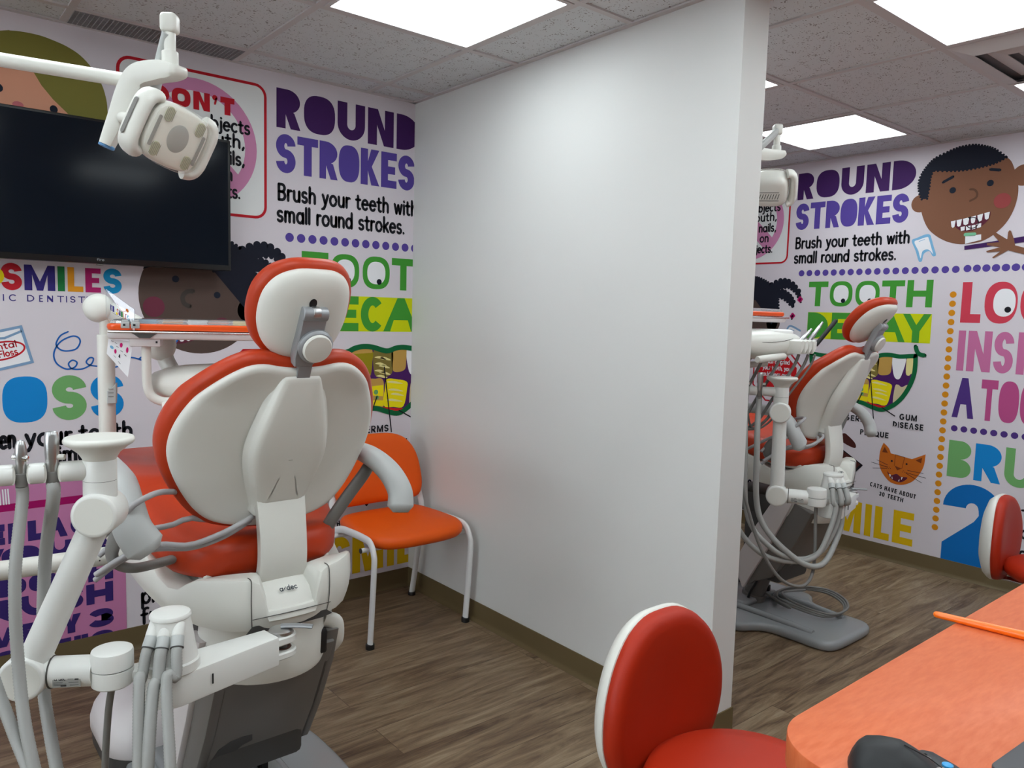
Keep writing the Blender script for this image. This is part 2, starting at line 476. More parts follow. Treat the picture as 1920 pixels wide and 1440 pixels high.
# ------------------------------------------------------------------ wallpaper print, laid out in metres along (u) and up (v) the wall
def circ(cx, cy, rx, ry=None, n=28, a0=0, a1=360, rot=0):
    ry = rx if ry is None else ry
    full = abs(a1 - a0) >= 360; m = n if full else n + 1
    c, s = math.cos(math.radians(rot)), math.sin(math.radians(rot)); out = []
    for k in range(m):
        t = math.radians(a0 + (a1 - a0) * k / n); x, y = rx * math.cos(t), ry * math.sin(t)
        out.append((cx + x * c - y * s, cy + x * s + y * c))
    return out
def smooth2(pts, n=6, closed=True):
    return [(p.x, p.y) for p in catmull([(x, y, 0) for x, y in pts], n, closed)]
def squircle(x0, x1, y0, y1, e=2.6, n=40):
    cx, cy, rx, ry = (x0 + x1) / 2, (y0 + y1) / 2, (x1 - x0) / 2, (y1 - y0) / 2; out = []
    for k in range(n):
        t = 2 * PI * k / n; c, s = math.cos(t), math.sin(t)
        out.append((cx + rx * math.copysign(abs(c) ** (2 / e), c), cy + ry * math.copysign(abs(s) ** (2 / e), s)))
    return out
def Pg(*loops): return ('p', [list(l) for l in loops])
def St(pts, w, cap=True, closed=False): return ('s', list(pts), w, cap, closed)

def glyph(ch, x0, x1, y0, y1, t, hole=False, tb=None):
    """block capitals in a box; t = stem weight; hole=False fills the counters like the printed headings"""
    w, h = x1 - x0, y1 - y0; tb = tb or t * .95
    X = lambda a: x0 + a * w
    Y = lambda b: y0 + b * h
    R = lambda a, b, c, d: [(a, c), (b, c), (b, d), (a, d)]
    m = (y0 + y1) / 2
    if ch == 'I': return [Pg(R(x0, x1, y0, y1))]
    if ch == 'L': return [Pg([(x0, y0), (x1, y0), (x1, y0 + tb), (x0 + t, y0 + tb), (x0 + t, y1), (x0, y1)])]
    if ch == 'T': c = (x0 + x1) / 2; return [Pg([(c - t / 2, y0), (c + t / 2, y0), (c + t / 2, y1 - tb), (x1, y1 - tb), (x1, y1), (x0, y1), (x0, y1 - tb), (c - t / 2, y1 - tb)])]
    if ch == 'E': return [Pg([(x0, y0), (x1, y0), (x1, y0 + tb), (x0 + t, y0 + tb), (x0 + t, m - tb / 2), (x1 - w * .1, m - tb / 2), (x1 - w * .1, m + tb / 2), (x0 + t, m + tb / 2), (x0 + t, y1 - tb), (x1, y1 - tb), (x1, y1), (x0, y1)])]
    if ch == 'F': return [Pg([(x0, y0), (x0 + t, y0), (x0 + t, m - tb / 2), (x1 - w * .1, m - tb / 2), (x1 - w * .1, m + tb / 2), (x0 + t, m + tb / 2), (x0 + t, y1 - tb), (x1, y1 - tb), (x1, y1), (x0, y1)])]
    if ch == 'H': return [Pg([(x0, y0), (x0 + t, y0), (x0 + t, m - tb / 2), (x1 - t, m - tb / 2), (x1 - t, y0), (x1, y0), (x1, y1), (x1 - t, y1), (x1 - t, m + tb / 2), (x0 + t, m + tb / 2), (x0 + t, y1), (x0, y1)])]
    if ch == 'N':
        d = t * 1.08
        return [Pg([(x0, y0), (x0 + t, y0), (x0 + t, y0 + h * .56), (x1 - d, y0), (x1, y0), (x1, y1), (x1 - t, y1), (x1 - t, y1 - h * .56), (x0 + d, y1), (x0, y1)])]
    if ch == 'M':
        c = (x0 + x1) / 2; d = t * .95
        return [Pg([(x0, y0), (x0 + t, y0), (x0 + t, y0 + h * .62), (c - d * .42, y0), (c + d * .42, y0), (x1 - t, y0 + h * .62), (x1 - t, y0), (x1, y0), (x1, y1), (x1 - d, y1), (c, y0 + h * .36), (x0 + d, y1), (x0, y1)])]
    if ch == 'K': return [Pg([(x0, y0), (x0 + t, y0), (x0 + t, y0 + h * .40), (x1 - t * 1.15, y0), (x1, y0), (x0 + t * 1.55, y0 + h * .52), (x1 - t * .05, y1), (x1 - t * 1.2, y1), (x0 + t, y0 + h * .66), (x0 + t, y1), (x0, y1)])]
    if ch == 'A':
        c = (x0 + x1) / 2; q = t * .5
        out = [(x0, y0), (x0 + t * .95, y0), (x0 + t * .95 + w * .10, y0 + h * .34), (x1 - t * .95 - w * .10, y0 + h * .34), (x1 - t * .95, y0), (x1, y0), (c + q, y1), (c - q, y1)]
        if hole: return [Pg(out, [(c - w * .12, y0 + h * .46), (c + w * .12, y0 + h * .46), (c, y0 + h * .78)])]
        return [Pg(out)]
    if ch == 'V': c = (x0 + x1) / 2; return [Pg([(c - t * .5, y0), (c + t * .5, y0), (x1, y1), (x1 - t, y1), (c, y0 + h * .34), (x0 + t, y1), (x0, y1)])]
    if ch == 'Y': c = (x0 + x1) / 2; return [Pg([(c - t / 2, y0), (c + t / 2, y0), (c + t / 2, y0 + h * .40), (x1, y1), (x1 - t, y1), (c, y0 + h * .62), (x0 + t, y1), (x0, y1), (c - t / 2, y0 + h * .40)])]
    if ch == 'O':
        o = squircle(x0, x1, y0, y1)
        return [Pg(o, squircle(x0 + t, x1 - t, y0 + tb, y1 - tb))] if hole else [Pg(o)]
    if ch == 'U':
        r = w / 2; c = (x0 + x1) / 2
        o = [(x0, y1)] + circ(c, y0 + r, r, r, 20, 180, 360) + [(x1, y1), (x1 - t, y1)] + circ(c, y0 + r, r - t, r - tb, 20, 360, 180) + [(x0 + t, y1)]
        return [Pg(o)]
    if ch == 'D':
        rx = min(w, h * .62); o = [(x0, y0)] + circ(x1 - rx, m, rx, h / 2, 24, -90, 90) + [(x0, y1)]
        if hole: return [Pg(o, [(x0 + t, y0 + tb)] + circ(x1 - rx, m, rx - t, h / 2 - tb, 20, -90, 90) + [(x0 + t, y1 - tb)])]
        return [Pg(o)]
    if ch in 'RP':
        v = y0 + h * .40; q = (v + y1) / 2; r = (y1 - v) / 2; rx = min(r * 1.15, w * .8)
        bowl = circ(x1 - rx - w * .02, q, rx, r, 20, -90, 90)
        if ch == 'P': o = [(x0, y0), (x0 + t, y0), (x0 + t, v)] + bowl + [(x0, y1)]
        else: o = [(x0, y0), (x0 + t * .85, y0), (x0 + t * .85, y0 + h * .36), (x1 - t * .92, y0), (x1, y0), (x0 + w * .74, v + h * .02)] + bowl[3:] + [(x0, y1)]
        if hole:
            return [Pg(o, [(x0 + t, v + tb * .8)] + circ(x1 - rx - w * .02, q, rx - t, r - tb * .8, 14, -90, 90) + [(x0 + t, y1 - tb * .8)])]
        return [Pg(o)]
    if ch == 'B':
        v = y0 + h * .5; o = [(x0, y0)] + circ(x1 - h * .27, (y0 + v) / 2, h * .27, h * .25, 16, -90, 84) + circ(x1 - h * .29, (v + y1) / 2, h * .27, h * .25, 16, -84, 90) + [(x0, y1)]
        if hole: return [Pg(o, R(x0 + t, x1 - t, y0 + tb, v - tb * .4), R(x0 + t, x1 - t * 1.1, v + tb * .4, y1 - tb))]
        return [Pg(o)]
    if ch == 'C': return [St(circ((x0 + x1) / 2, m, (w - t) / 2, (h - tb) / 2, 30, 42, 318), t, False)]
    if ch == 'G':
        return [St(circ((x0 + x1) / 2, m, (w - t) / 2, (h - tb) / 2, 30, 42, 345), t, False), St([(x1 - w * .45, m - tb * .2), (x1 - t * .3, m - tb * .2)], tb, False)]
    if ch == 'Q': return glyph('O', x0, x1, y0, y1, t, True) + [St([(X(.58), Y(.26)), (X(1), Y(-.06))], t, False)]
    if ch == 'S':
        rx, ry = (w - t) / 2, (h - t) / 4; c = (x0 + x1) / 2
        return [St(circ(c, y1 - t / 2 - ry, rx, ry, 22, 4, 268) + circ(c, y0 + t / 2 + ry, rx, ry, 22, 88, -176), t, False)]
    if ch == '3':
        rx, ry = (w - t) / 2, (h - t) / 4; c = (x0 + x1) / 2
        return [St(circ(c, y1 - t / 2 - ry, rx * .94, ry, 22, 172, -88), t, False), St(circ(c, y0 + t / 2 + ry, rx, ry, 22, 88, -172), t, False)]
    if ch == '0': return glyph('O', x0, x1, y0, y1, t, True)
    return []

def word(s, xs, y0, y1, t, hole=False, tb=None):
    """xs: list of (x0, x1) boxes, one per letter"""
    out = []
    for ch, (a, b) in zip(s, xs): out += glyph(ch, a, b, y0, y1, t, hole, tb)
    return out
CAPW = dict(I=.12, L=.5, T=.56, E=.52, F=.5, H=.62, N=.64, M=.78, K=.6, A=.68, V=.66, Y=.62, O=.76, U=.62, D=.64, R=.58, P=.55, B=.58, C=.68, G=.72, Q=.78, S=.56)
CAPW.update({'3': .5, '0': .56, ' ': .3})
def caps(s, x0, x1, y0, y1, t, rot=0.0):
    """thin capitals fitted between x0 and x1"""
    gap = .16; tot = sum(CAPW[c] for c in s) + gap * (len(s) - 1); k = (x1 - x0) / tot
    out = []; x = x0
    for c in s:
        if c != ' ': out += glyph(c, x, x + CAPW[c] * k, y0, y1, t, True)
        x += (CAPW[c] + gap) * k
    return turn(out, x0, y0, rot) if rot else out
def turn(sh, cx, cy, deg):
    c, s = math.cos(math.radians(deg)), math.sin(math.radians(deg))
    f = lambda p: (cx + (p[0] - cx) * c - (p[1] - cy) * s, cy + (p[0] - cx) * s + (p[1] - cy) * c)
    return [('p', [[f(p) for p in l] for l in q[1]]) if q[0] == 'p' else ('s', [f(p) for p in q[1]], *q[2:]) for q in sh]

# hand lettering: single-line skeletons, x-height 0.5, ascender 0.76, descender -0.22
def A_(cx, cy, rx, ry, a0, a1, n=16): return circ(cx, cy, rx, ry, n, a0, a1)
HAND = {
 'a': (.46, [A_(.22, .25, .19, .25, 0, 360), [(.41, .5), (.41, 0)]]), 'b': (.46, [[(.05, .78), (.05, 0)], A_(.24, .25, .19, .25, 0, 360)]),
 'c': (.40, [A_(.22, .25, .19, .25, 50, 310)]), 'd': (.47, [A_(.22, .25, .19, .25, 0, 360), [(.41, .78), (.41, 0)]]),
 'e': (.44, [[(.04, .27), (.40, .27)] + A_(.22, .25, .19, .25, 5, 315)]), 'f': (.30, [A_(.24, .62, .13, .14, 60, 180) + [(.11, 0)], [(0, .46), (.26, .46)]]),
 'g': (.46, [A_(.22, .25, .19, .25, 0, 360), [(.41, .5), (.41, 0)] + A_(.22, -.05, .19, .17, 0, -140)]),
 'h': (.42, [[(.05, .78), (.05, 0)], [(.05, .28)] + A_(.21, .30, .16, .20, 180, 0) + [(.37, 0)]]), 'i': (.10, [[(.05, .5), (.05, 0)], [(.05, .68), (.05, .70)]]),
 'j': (.16, [[(.11, .5), (.11, -.08)] + A_(-.01, -.08, .12, .13, 0, -100), [(.11, .68), (.11, .70)]]), 'k': (.38, [[(.05, .78), (.05, 0)], [(.34, .5), (.06, .22)], [(.15, .3), (.36, 0)]]),
 'l': (.10, [[(.05, .78), (.05, 0)]]), 'm': (.66, [[(.05, .5), (.05, 0)], [(.05, .28)] + A_(.18, .32, .13, .18, 180, 0) + [(.31, 0)], [(.31, .28)] + A_(.45, .32, .14, .18, 180, 0) + [(.59, 0)]]),
 'n': (.42, [[(.05, .5), (.05, 0)], [(.05, .28)] + A_(.21, .30, .16, .20, 180, 0) + [(.37, 0)]]), 'o': (.46, [A_(.23, .25, .20, .25, 0, 360)]),
 'p': (.46, [[(.05, .5), (.05, -.24)], A_(.24, .25, .19, .25, 0, 360)]), 'r': (.27, [[(.05, .5), (.05, 0)], [(.05, .28)] + A_(.20, .33, .15, .16, 180, 70)]),
 's': (.36, [A_(.18, .375, .13, .125, 40, 270, 12) + A_(.18, .125, .14, .125, 90, -150, 12)]), 't': (.30, [[(.12, .68), (.12, .13)] + A_(.23, .13, .11, .13, 180, 290), [(0, .48), (.27, .48)]]),
 'u': (.42, [[(.05, .5), (.05, .2)] + A_(.21, .2, .16, .2, 180, 360) + [(.37, .5)], [(.37, .5), (.37, 0)]]), 'v': (.38, [[(.02, .5), (.19, 0)], [(.19, 0), (.36, .5)]]),
 'w': (.56, [[(.02, .5), (.15, 0)], [(.15, 0), (.28, .46)], [(.28, .46), (.41, 0)], [(.41, 0), (.54, .5)]]), 'y': (.38, [[(.03, .5), (.19, .06)], [(.36, .5), (.17, -.08), (.10, -.2), (0, -.22)]]),
 'B': (.46, [[(.05, .76), (.05, 0)], [(.05, .76)] + A_(.22, .58, .17, .18, 90, -90) + [(.06, .4)], [(.2, .40)] + A_(.22, .20, .20, .20, 90, -90) + [(.05, 0)]]),
 'D': (.56, [[(.05, .76), (.05, 0)], [(.05, .76)] + A_(.17, .38, .33, .38, 90, -90) + [(.05, 0)]]), 'F': (.44, [[(.05, .76), (.05, 0)], [(.05, .76), (.42, .76)], [(.05, .40), (.36, .40)]]),
 'T': (.48, [[(.24, .76), (.24, 0)], [(.02, .76), (.46, .76)]]), ' ': (.24, []), '.': (.12, [[(.06, .02), (.06, .03)]]), ',': (.14, [[(.09, .05), (.03, -.1)]]), "'": (.1, [[(.06, .76), (.04, .6)]]),
}
def hand(s, x0, x1, y0, size, t, rot=0.0, anchor='fit'):
    gap = .10; tot = sum(HAND[c][0] for c in s) + gap * (len(s) - 1)
    kx = (x1 - x0) / tot if x1 is not None else size
    out = []; x = x0
    for c in s:
        for l in HAND[c][1]: out.append(St([(x + p[0] * kx, y0 + p[1] * size) for p in l], t, True))
        x += (HAND[c][0] + gap) * kx
    return turn(out, x0, y0, rot) if rot else out

def ribbon(bm, pts, w, cap, closed, to3, mi):
    P = [V((p[0], p[1])) for p in pts]
    P = [p for i, p in enumerate(P) if i == 0 or (p - P[i - 1]).length > 1e-5]
    if closed and (P[0] - P[-1]).length < 1e-5: P.pop()
    if len(P) > 3 and not closed and (P[0] - P[-1]).length < 1e-5: P.pop(); closed = True
    n = len(P); Ls, Rs = [], []
    for i in range(n):
        a = P[i - 1] if (i or closed) else None; b = P[(i + 1) % n] if (i < n - 1 or closed) else None
        t0 = (P[i] - a).normalized() if a is not None else None; t1 = (b - P[i]).normalized() if b is not None else None
        t = t0 if t1 is None else (t1 if t0 is None else (t0 + t1))
        if t.length < 1e-6: t = t1
        t = t.normalized(); nn = V((-t.y, t.x)); ref = t1 if t1 is not None else t0
        k = min(1.0 / max(abs(nn.dot(V((-ref.y, ref.x)))), .5), 1.6)
        Ls.append(P[i] + nn * (w / 2 * k)); Rs.append(P[i] - nn * (w / 2 * k))
    l = [bm.verts.new(to3(*p)) for p in Ls]; r = [bm.verts.new(to3(*p)) for p in Rs]
    for i in range(n if closed else n - 1):
        j = (i + 1) % n; f = bm.faces.new((l[i], r[i], r[j], l[j])); f.material_index = mi
    if cap and not closed and n > 1:
        for e, d, va, vb in ((P[0], P[0] - P[1], l[0], r[0]), (P[-1], P[-1] - P[-2], r[-1], l[-1])):
            a0 = math.atan2(d.y, d.x)
            arc = [bm.verts.new(to3(e.x + w / 2 * math.cos(a0 + t), e.y + w / 2 * math.sin(a0 + t))) for t in (-PI / 3, -PI / 6, 0, PI / 6, PI / 3)]
            f = bm.faces.new([va] + (arc[::-1]) + [vb]); f.material_index = mi

def shapes(bm, sh, to3, mi):
    for q in sh:
        if q[0] == 'p':
            loops = [[V((x, y, 0)) for x, y in l] for l in q[1]]
            flat = [p for l in loops for p in l]; vs = [bm.verts.new(to3(p.x, p.y)) for p in flat]
            for a, b, c in tessellate_polygon(loops):
                try: f = bm.faces.new((vs[a], vs[b], vs[c])); f.material_index = mi
                except ValueError: pass
        else: ribbon(bm, q[1], q[2], q[3], q[4], to3, mi)

INK = dict(purple=(62, 26, 88), violet=(84, 66, 150), black=(16, 17, 26), green=(64, 150, 50), lime=(206, 214, 0), dgreen=(0, 98, 54), plum=(72, 26, 96), tan=(192, 152, 76),
           olive=(150, 136, 16), khaki=(126, 112, 52), cream=(232, 220, 150), white=(236, 236, 240), yellow=(240, 222, 8), red=(196, 16, 26), signred=(186, 22, 38), pink=(204, 136, 176),
           eyes=(20, 28, 44), navy=(18, 22, 38), sky=(8, 132, 206), deepsky=(0, 106, 182), leaf=(112, 170, 104), steel=(124, 156, 190), floss=(24, 96, 176), skin=(212, 150, 122), blond=(122, 116, 52),
           rose=(190, 104, 110), face=(82, 66, 60), facecheek=(104, 44, 62), facenose=(62, 56, 52), boy=(126, 84, 62), boycheek=(150, 66, 66), boynose=(96, 64, 46), orange=(212, 138, 14), cat=(198, 104, 26),
           catdark=(120, 56, 20), mark=(222, 182, 4), coral=(206, 62, 82), mauve=(196, 110, 156), magenta=(182, 76, 132), indigo=(76, 48, 124), panel=(196, 124, 168), band=(158, 0, 92),
           kred=(190, 30, 44), kblue=(52, 42, 120), kgreen=(30, 120, 62), korange=(224, 150, 30), kmag=(176, 32, 104), kcyan=(20, 142, 196), kyel=(238, 214, 10), letter=(52, 34, 104), brown=(72, 30, 26), mint=(120, 190, 150),
           lightblue=(120, 176, 214), palebeige=(206, 192, 156), grey=(226, 228, 228), bead=(196, 20, 110), mouthdark=(90, 30, 50))
def ink(n): return mat('print_' + n, INK[n], 0.7, spec=0.25)

def scallop(pts, r, step):
    """small round bumps along a line, for drawn curly hair"""
    C = catmull([(x, y, 0) for x, y in pts], 8); out = []; acc = 0; last = C[0]
    out.append(Pg(circ(last.x, last.y, r, n=12)))
    for p in C[1:]:
        acc += (p - last).length; last = p
        if acc >= step: acc = 0; out.append(Pg(circ(p.x, p.y, r, n=12)))
    return out

EL = []   # (name, walls, [(ink, layer, shapes)])
def E(name, walls, *items): EL.append((name, walls, items))
def seq(*b): return list(b)

E('heading_lettering', 'LR', ('purple', 1, word('ROUND', [(1.338, 1.446), (1.462, 1.610), (1.622, 1.760), (1.775, 1.912), (1.928, 2.057)], 2.152, 2.316, .048)))
E('heading_lettering', 'LR', ('violet', 1, word('STROKES', [(1.336, 1.424), (1.432, 1.529), (1.536, 1.624), (1.629, 1.733), (1.740, 1.838), (1.847, 1.931), (1.940, 2.030)], 1.964, 2.128, .037)))
E('sentence_lettering', 'LR', ('black', 1, hand('Brush your teeth with', 1.345, 2.046, 1.849, .086, .0125) + hand('small round strokes.', 1.341, 1.978, 1.757, .086, .0125)))
E('dot_row', 'LR', ('violet', 1, [Pg(circ(1.397 + .0533 * i, 1.691, .0195, n=22)) for i in range(18)] + ([Pg(circ(2.361 + .0457 * i, 1.694, .0195, n=22)) for i in range(9)])))
tooth_e = lambda x0, x1: [Pg(squircle(x0 + .024, x1 - .024, 1.507, 1.613, 2.4))]
E('heading_lettering', 'LR', ('green', 1, word('TOOTH', [(1.453, 1.581), (1.594, 1.737), (1.755, 1.900), (1.911, 2.041), (2.054, 2.194)], 1.484, 1.637, .036, True)),
  ('white', 2, tooth_e(1.594, 1.737) + tooth_e(1.755, 1.900)), ('navy', 3, [Pg(circ(1.681, 1.519, .0135)), Pg(circ(1.843, 1.519, .0135))]))
E('heading_lettering', 'LR', ('lime', 1, [Pg([(1.458, 1.283), (2.199, 1.283), (2.199, 1.447), (1.458, 1.447)])]),
  ('green', 2, word('DECAY', [(1.459, 1.594), (1.617, 1.735), (1.747, 1.872), (1.868, 2.062), (2.042, 2.196)], 1.284, 1.446, .04)))

# open mouth with bad teeth
mouth_line = smooth2([(1.496, 1.190), (1.56, 1.182), (1.620, 1.180), (1.678, 1.187), (1.717, 1.204), (1.763, 1.212), (1.814, 1.208), (1.888, 1.190), (1.941, 1.204), (1.985, 1.207), (2.04, 1.201), (2.10, 1.207), (2.128, 1.209)], 5, False)
mouth_curve = smooth2([(2.128, 1.209), (2.130, 1.16), (2.126, 1.10), (2.105, 1.03), (2.066, .96), (2.018, .912), (1.96, .883), (1.9, .893), (1.84, .912), (1.78, .917), (1.70, .925), (1.61, .965), (1.54, 1.04), (1.506, 1.12), (1.496, 1.190)], 5, False)
rt = lambda *p: Pg(smooth2(p, 4))
E('mouth_drawing', 'LR', ('plum', 1, [Pg(mouth_line + mouth_curve[1:-1])]),
  ('navy', 2, [Pg([(1.58, 1.19), (1.69, 1.19), (1.69, 1.08), (1.60, 1.08)])]), ('white', 2, [rt((1.505, 1.18), (1.572, 1.178), (1.578, 1.10), (1.548, 1.05), (1.515, 1.10)), rt((2.002, 1.200), (2.076, 1.203), (2.057, 1.09), (2.034, 1.069), (2.012, 1.10))]),
  ('olive', 2, [rt((1.693, 1.185), (1.75, 1.19), (1.811, 1.19), (1.811, 1.14), (1.804, 1.08), (1.785, 1.070), (1.70, 1.075))]), ('tan', 3, [Pg([(1.695, 1.192), (1.75, 1.204), (1.810, 1.202), (1.810, 1.182), (1.695, 1.176)])]),
  ('khaki', 2, [rt((1.818, 1.198), (1.870, 1.190), (1.921, 1.190), (1.923, 1.13), (1.918, 1.08), (1.874, 1.063), (1.824, 1.078))]),
  ('cream', 3, [Pg(smooth2([(1.822 + a, 1.16 - b), (1.85 + a, 1.165 - b), (1.885 + a, 1.150 - b), (1.87 + a, 1.148 - b), (1.84 + a, 1.155 - b)], 3)) for a, b in ((0, 0), (.028, .004), (.004, .03), (.022, .042), (.0, .064), (.026, .074), (.01, .09))]),
  ('tan', 2, [rt((1.918, 1.202), (1.96, 1.214), (1.997, 1.208), (1.999, 1.15), (1.993, 1.100), (1.955, 1.086), (1.925, 1.094), (1.917, 1.14)), rt((1.78, 1.045), (1.83, 1.057), (1.868, 1.052), (1.876, 1.0), (1.874, .92), (1.79, .93))]),
  ('cream', 2, [rt((2.083, 1.203), (2.112, 1.206), (2.126, 1.2), (2.122, 1.112), (2.110, 1.106), (2.097, 1.094), (2.081, 1.111))]),
  ('yellow', 3, [Pg([(1.79, 1.02), (1.872, 1.025), (1.872, .97), (1.79, .98)]), Pg([(1.79, .955), (1.872, .95), (1.872, .922), (1.79, .93)]), rt((1.889, 1.052), (1.95, 1.050), (2.004, 1.036), (2.006, 1.0), (1.986, .915), (1.93, .915), (1.874, .925), (1.880, 1.0))]),
  ('cream', 4, [Pg(smooth2([(1.90 + a, 1.0 - b), (1.93 + a, 1.006 - b), (1.985 + a * .3, .99 - b), (1.95 + a, .992 - b)], 3)) for a, b in ((0, 0), (.012, .022), (-.01, .05), (-.008, -.038))]),
  ('leaf', 4, [Pg(circ(1.832, .992, .012)), Pg(circ(1.838, .966, .010))]),
  ('red', 4, [Pg(smooth2([(1.862, .918), (1.90, .915), (1.94, .908), (1.985, .905), (1.992, .896), (1.95, .893), (1.90, .900), (1.866, .908)], 4))]),
  ('palebeige', 2, [rt((2.026, 1.025), (2.043, 1.038), (2.064, 1.026), (2.09, 1.040), (2.104, 1.034), (2.082, .985), (2.06, .955), (2.022, .920))]),
  ('dgreen', 5, [St(mouth_line, .025), St(mouth_curve, .025), St(smooth2([(2.125, 1.262), (2.134, 1.236), (2.150, 1.220), (2.175, 1.215)], 5, False), .024)]))
E('caption_lettering', 'LR', ('black', 6, [St([(1.838, .972), (1.795, .863)], .006, False), St([(1.875, 1.114), (1.920, .791)], .006, False), St([(1.959, .897), (2.039, .854)], .006, False)]
  + caps('GERMS', 1.742, 1.903, .796, .830, .0068) + caps('GUM', 2.064, 2.161, .838, .873, .0072) + caps('DISEASE', 2.030, 2.199, .790, .825, .0072) + caps('PLAQUE', 1.842, 2.010, .720, .753, .0072)))

# DON'T sign
rr = lambda a, b, c, d, r: rrect(a, b, c, d, r)
sl = V((1, -1)).normalized(); nn_ = V((1, 1)).normalized(); c0 = V((1.004, 2.035))
def band(hw, L): return [tuple(c0 + sl * s * L + nn_ * q) for s, q in ((-1, -hw), (1, -hw), (1, hw), (-1, hw))]
E('sign_drawing', 'LR', ('grey', 1, [Pg(rr(.722, 1.290, 1.762, 2.309, .045))]), ('signred', 2, [St(rr(.7235, 1.2895, 1.763, 2.3085, .045), .0115, False, True)]),
  ('pink', 3, [Pg(circ(1.004, 2.035, .248, n=56), circ(1.004, 2.035, .199, n=56))]), ('pink', 4, [Pg(band(.045, .215))]),
  ('signred', 5, word('DON', [(.846, .905), (.914, .985), (.996, 1.060)], 2.162, 2.233, .022, True) + [Pg(circ(1.080, 2.222, .0105)), St([(1.086, 2.220), (1.080, 2.198)], .008)] + word('T', [(1.102, 1.159)], 2.162, 2.232, .024)),
  ('black', 6, hand('objects', 1.030, 1.222, 2.100, .066, .0095) + hand('mouth,', .985, 1.200, 2.039, .066, .0095) + hand('nails,', 1.074, 1.199, 1.969, .066, .0095) + hand('w on', 1.020, 1.148, 1.903, .066, .0095) + hand('objects.', 1.000, 1.180, 1.833, .066, .0095)))

# blond child, partly behind the screen
E('child_drawing', 'L', ('blond', 1, [Pg(smooth2([(.10, 2.22), (.356, 2.305), (.386, 2.313), (.425, 2.318), (.475, 2.318), (.516, 2.311), (.557, 2.300), (.599, 2.279), (.635, 2.244), (.663, 2.200), (.678, 2.160), (.686, 2.10), (.68, 1.98), (.6, 1.82), (.2, 1.80)], 5))]),
  ('skin', 2, [Pg([(.10, 2.13), (.353, 2.184), (.41, 2.192), (.450, 2.191), (.475, 2.147), (.510, 2.105), (.556, 2.063), (.61, 2.02), (.58, 1.85), (.2, 1.84)])]),
  ('eyes', 3, [Pg(circ(.347, 2.113, .0125, .014)), Pg(circ(.511, 2.071, .0125, .014))]), ('rose', 3, [Pg(circ(.402, 2.066, .017, .012))]))

# clinic name
E('name_lettering', 'L', ('kred', 1, word('S', [(.336, .398)], 1.420, 1.516, .0225)), ('kblue', 1, word('M', [(.405, .501)], 1.422, 1.513, .024)), ('kgreen', 1, word('I', [(.509, .532)], 1.422, 1.513, .02)),
  ('korange', 1, word('L', [(.541, .592)], 1.422, 1.512, .0215)), ('kmag', 1, word('E', [(.599, .651)], 1.422, 1.512, .0225, tb=.019)), ('kcyan', 1, word('S', [(.660, .723)], 1.420, 1.515, .0225)),
  ('kyel', 2, [Pg(circ(.312, 1.468, .033))]),
  ('kblue', 1, word('ICDENTISTRY', [(.339, .3425), (.357, .382), (.412, .434), (.449, .461), (.474, .493), (.506, .528), (.5345, .538), (.548, .565), (.574, .597), (.602, .619), (.626, .647)], 1.3815, 1.4055, .0036, True)))
E('floss_box_drawing', 'L', ('white', 1, [Pg([(.235, 1.252), (.39, 1.291), (.422, 1.164), (.267, 1.125)])]), ('steel', 2, [St([(.235, 1.252), (.39, 1.291), (.422, 1.164), (.267, 1.125)], .0095, False, True), St([(.24, 1.256), (.327, 1.249), (.340, 1.250), (.389, 1.274)], .008)]),
  ('signred', 2, [St(circ(.327, 1.204, .074, .031, 40, rot=12), .006, False, True), *hand('Dental', .276, .379, 1.199, .028, .0042, 12), *hand('Floss', .323, .381, 1.181, .028, .0042, 12)]))
E('floss_string_drawing', 'L', ('floss', 3, [St(smooth2([(.538, 1.274), (.514, 1.260), (.500, 1.235), (.501, 1.220), (.515, 1.206), (.538, 1.203), (.564, 1.211), (.577, 1.235), (.572, 1.252), (.555, 1.258), (.532, 1.250), (.511, 1.235), (.496, 1.212), (.490, 1.186), (.497, 1.160),
   (.514, 1.143), (.534, 1.135), (.557, 1.142), (.565, 1.159), (.550, 1.168), (.537, 1.154), (.549, 1.136), (.583, 1.135), (.612, 1.152), (.620, 1.173), (.607, 1.176), (.596, 1.161), (.607, 1.149), (.64, 1.143), (.70, 1.14), (.745, 1.175), (.80, 1.16)], 6, False), .0055)]))
E('heading_lettering', 'L', ('sky', 1, [Pg(squircle(.327, .466, .944, 1.112, 2.7))]), ('leaf', 1, word('S', [(.481, .594)], .944, 1.112, .045)), ('sky', 2, word('S', [(.608, .722)], .944, 1.111, .045)))
E('sentence_lettering', 'L', ('black', 1, hand('en', .316, .362, .856, .083, .0125) + hand('your', .394, .541, .857, .083, .0125) + hand('teeth', .569, .750, .860, .083, .0125) + hand('time.', .470, .610, .784, .083, .0125)))
E('panel_drawing', 'L', ('panel', 1, [Pg([(.05, BB), (.718, BB), (.718, .731), (.05, .731)])]), ('band', 2, [Pg([(.05, .623), (.665, .626), (.665, .655), (.05, .648)])]),
  ('white', 3, [Pg([(x, .650), (x + .0045, .650), (x + .002, .707), (x - .0025, .707)]) for x in (.300, .309, .319, .327, .335)]))
E('panel_lettering', 'L', ('letter', 4, word('EPLACE', [(.272, .321), (.331, .384), (.392, .436), (.440, .520), (.530, .596), (.606, .668)], .504, .579, .026) + word('YOUR', [(.245, .318), (.309, .428), (.440, .546), (.562, .671)], .420, .489, .036)
  + word('OOTH', [(.262, .382), (.390, .482), (.492, .578), (.585, .672)], .308, .376, .029) + word('BRUSH', [(.165, .245), (.255, .347), (.360, .482), (.498, .566), (.577, .671)], .218, .298, .028)
  + word('VERY3', [(.260, .345), (.355, .412), (.420, .487), (.491, .557), (.582, .671)], .122, .194, .026) + word('ONTHS', [(.275, .352), (.362, .437), (.446, .522), (.532, .580), (.590, .671)], .030, .106, .025)))
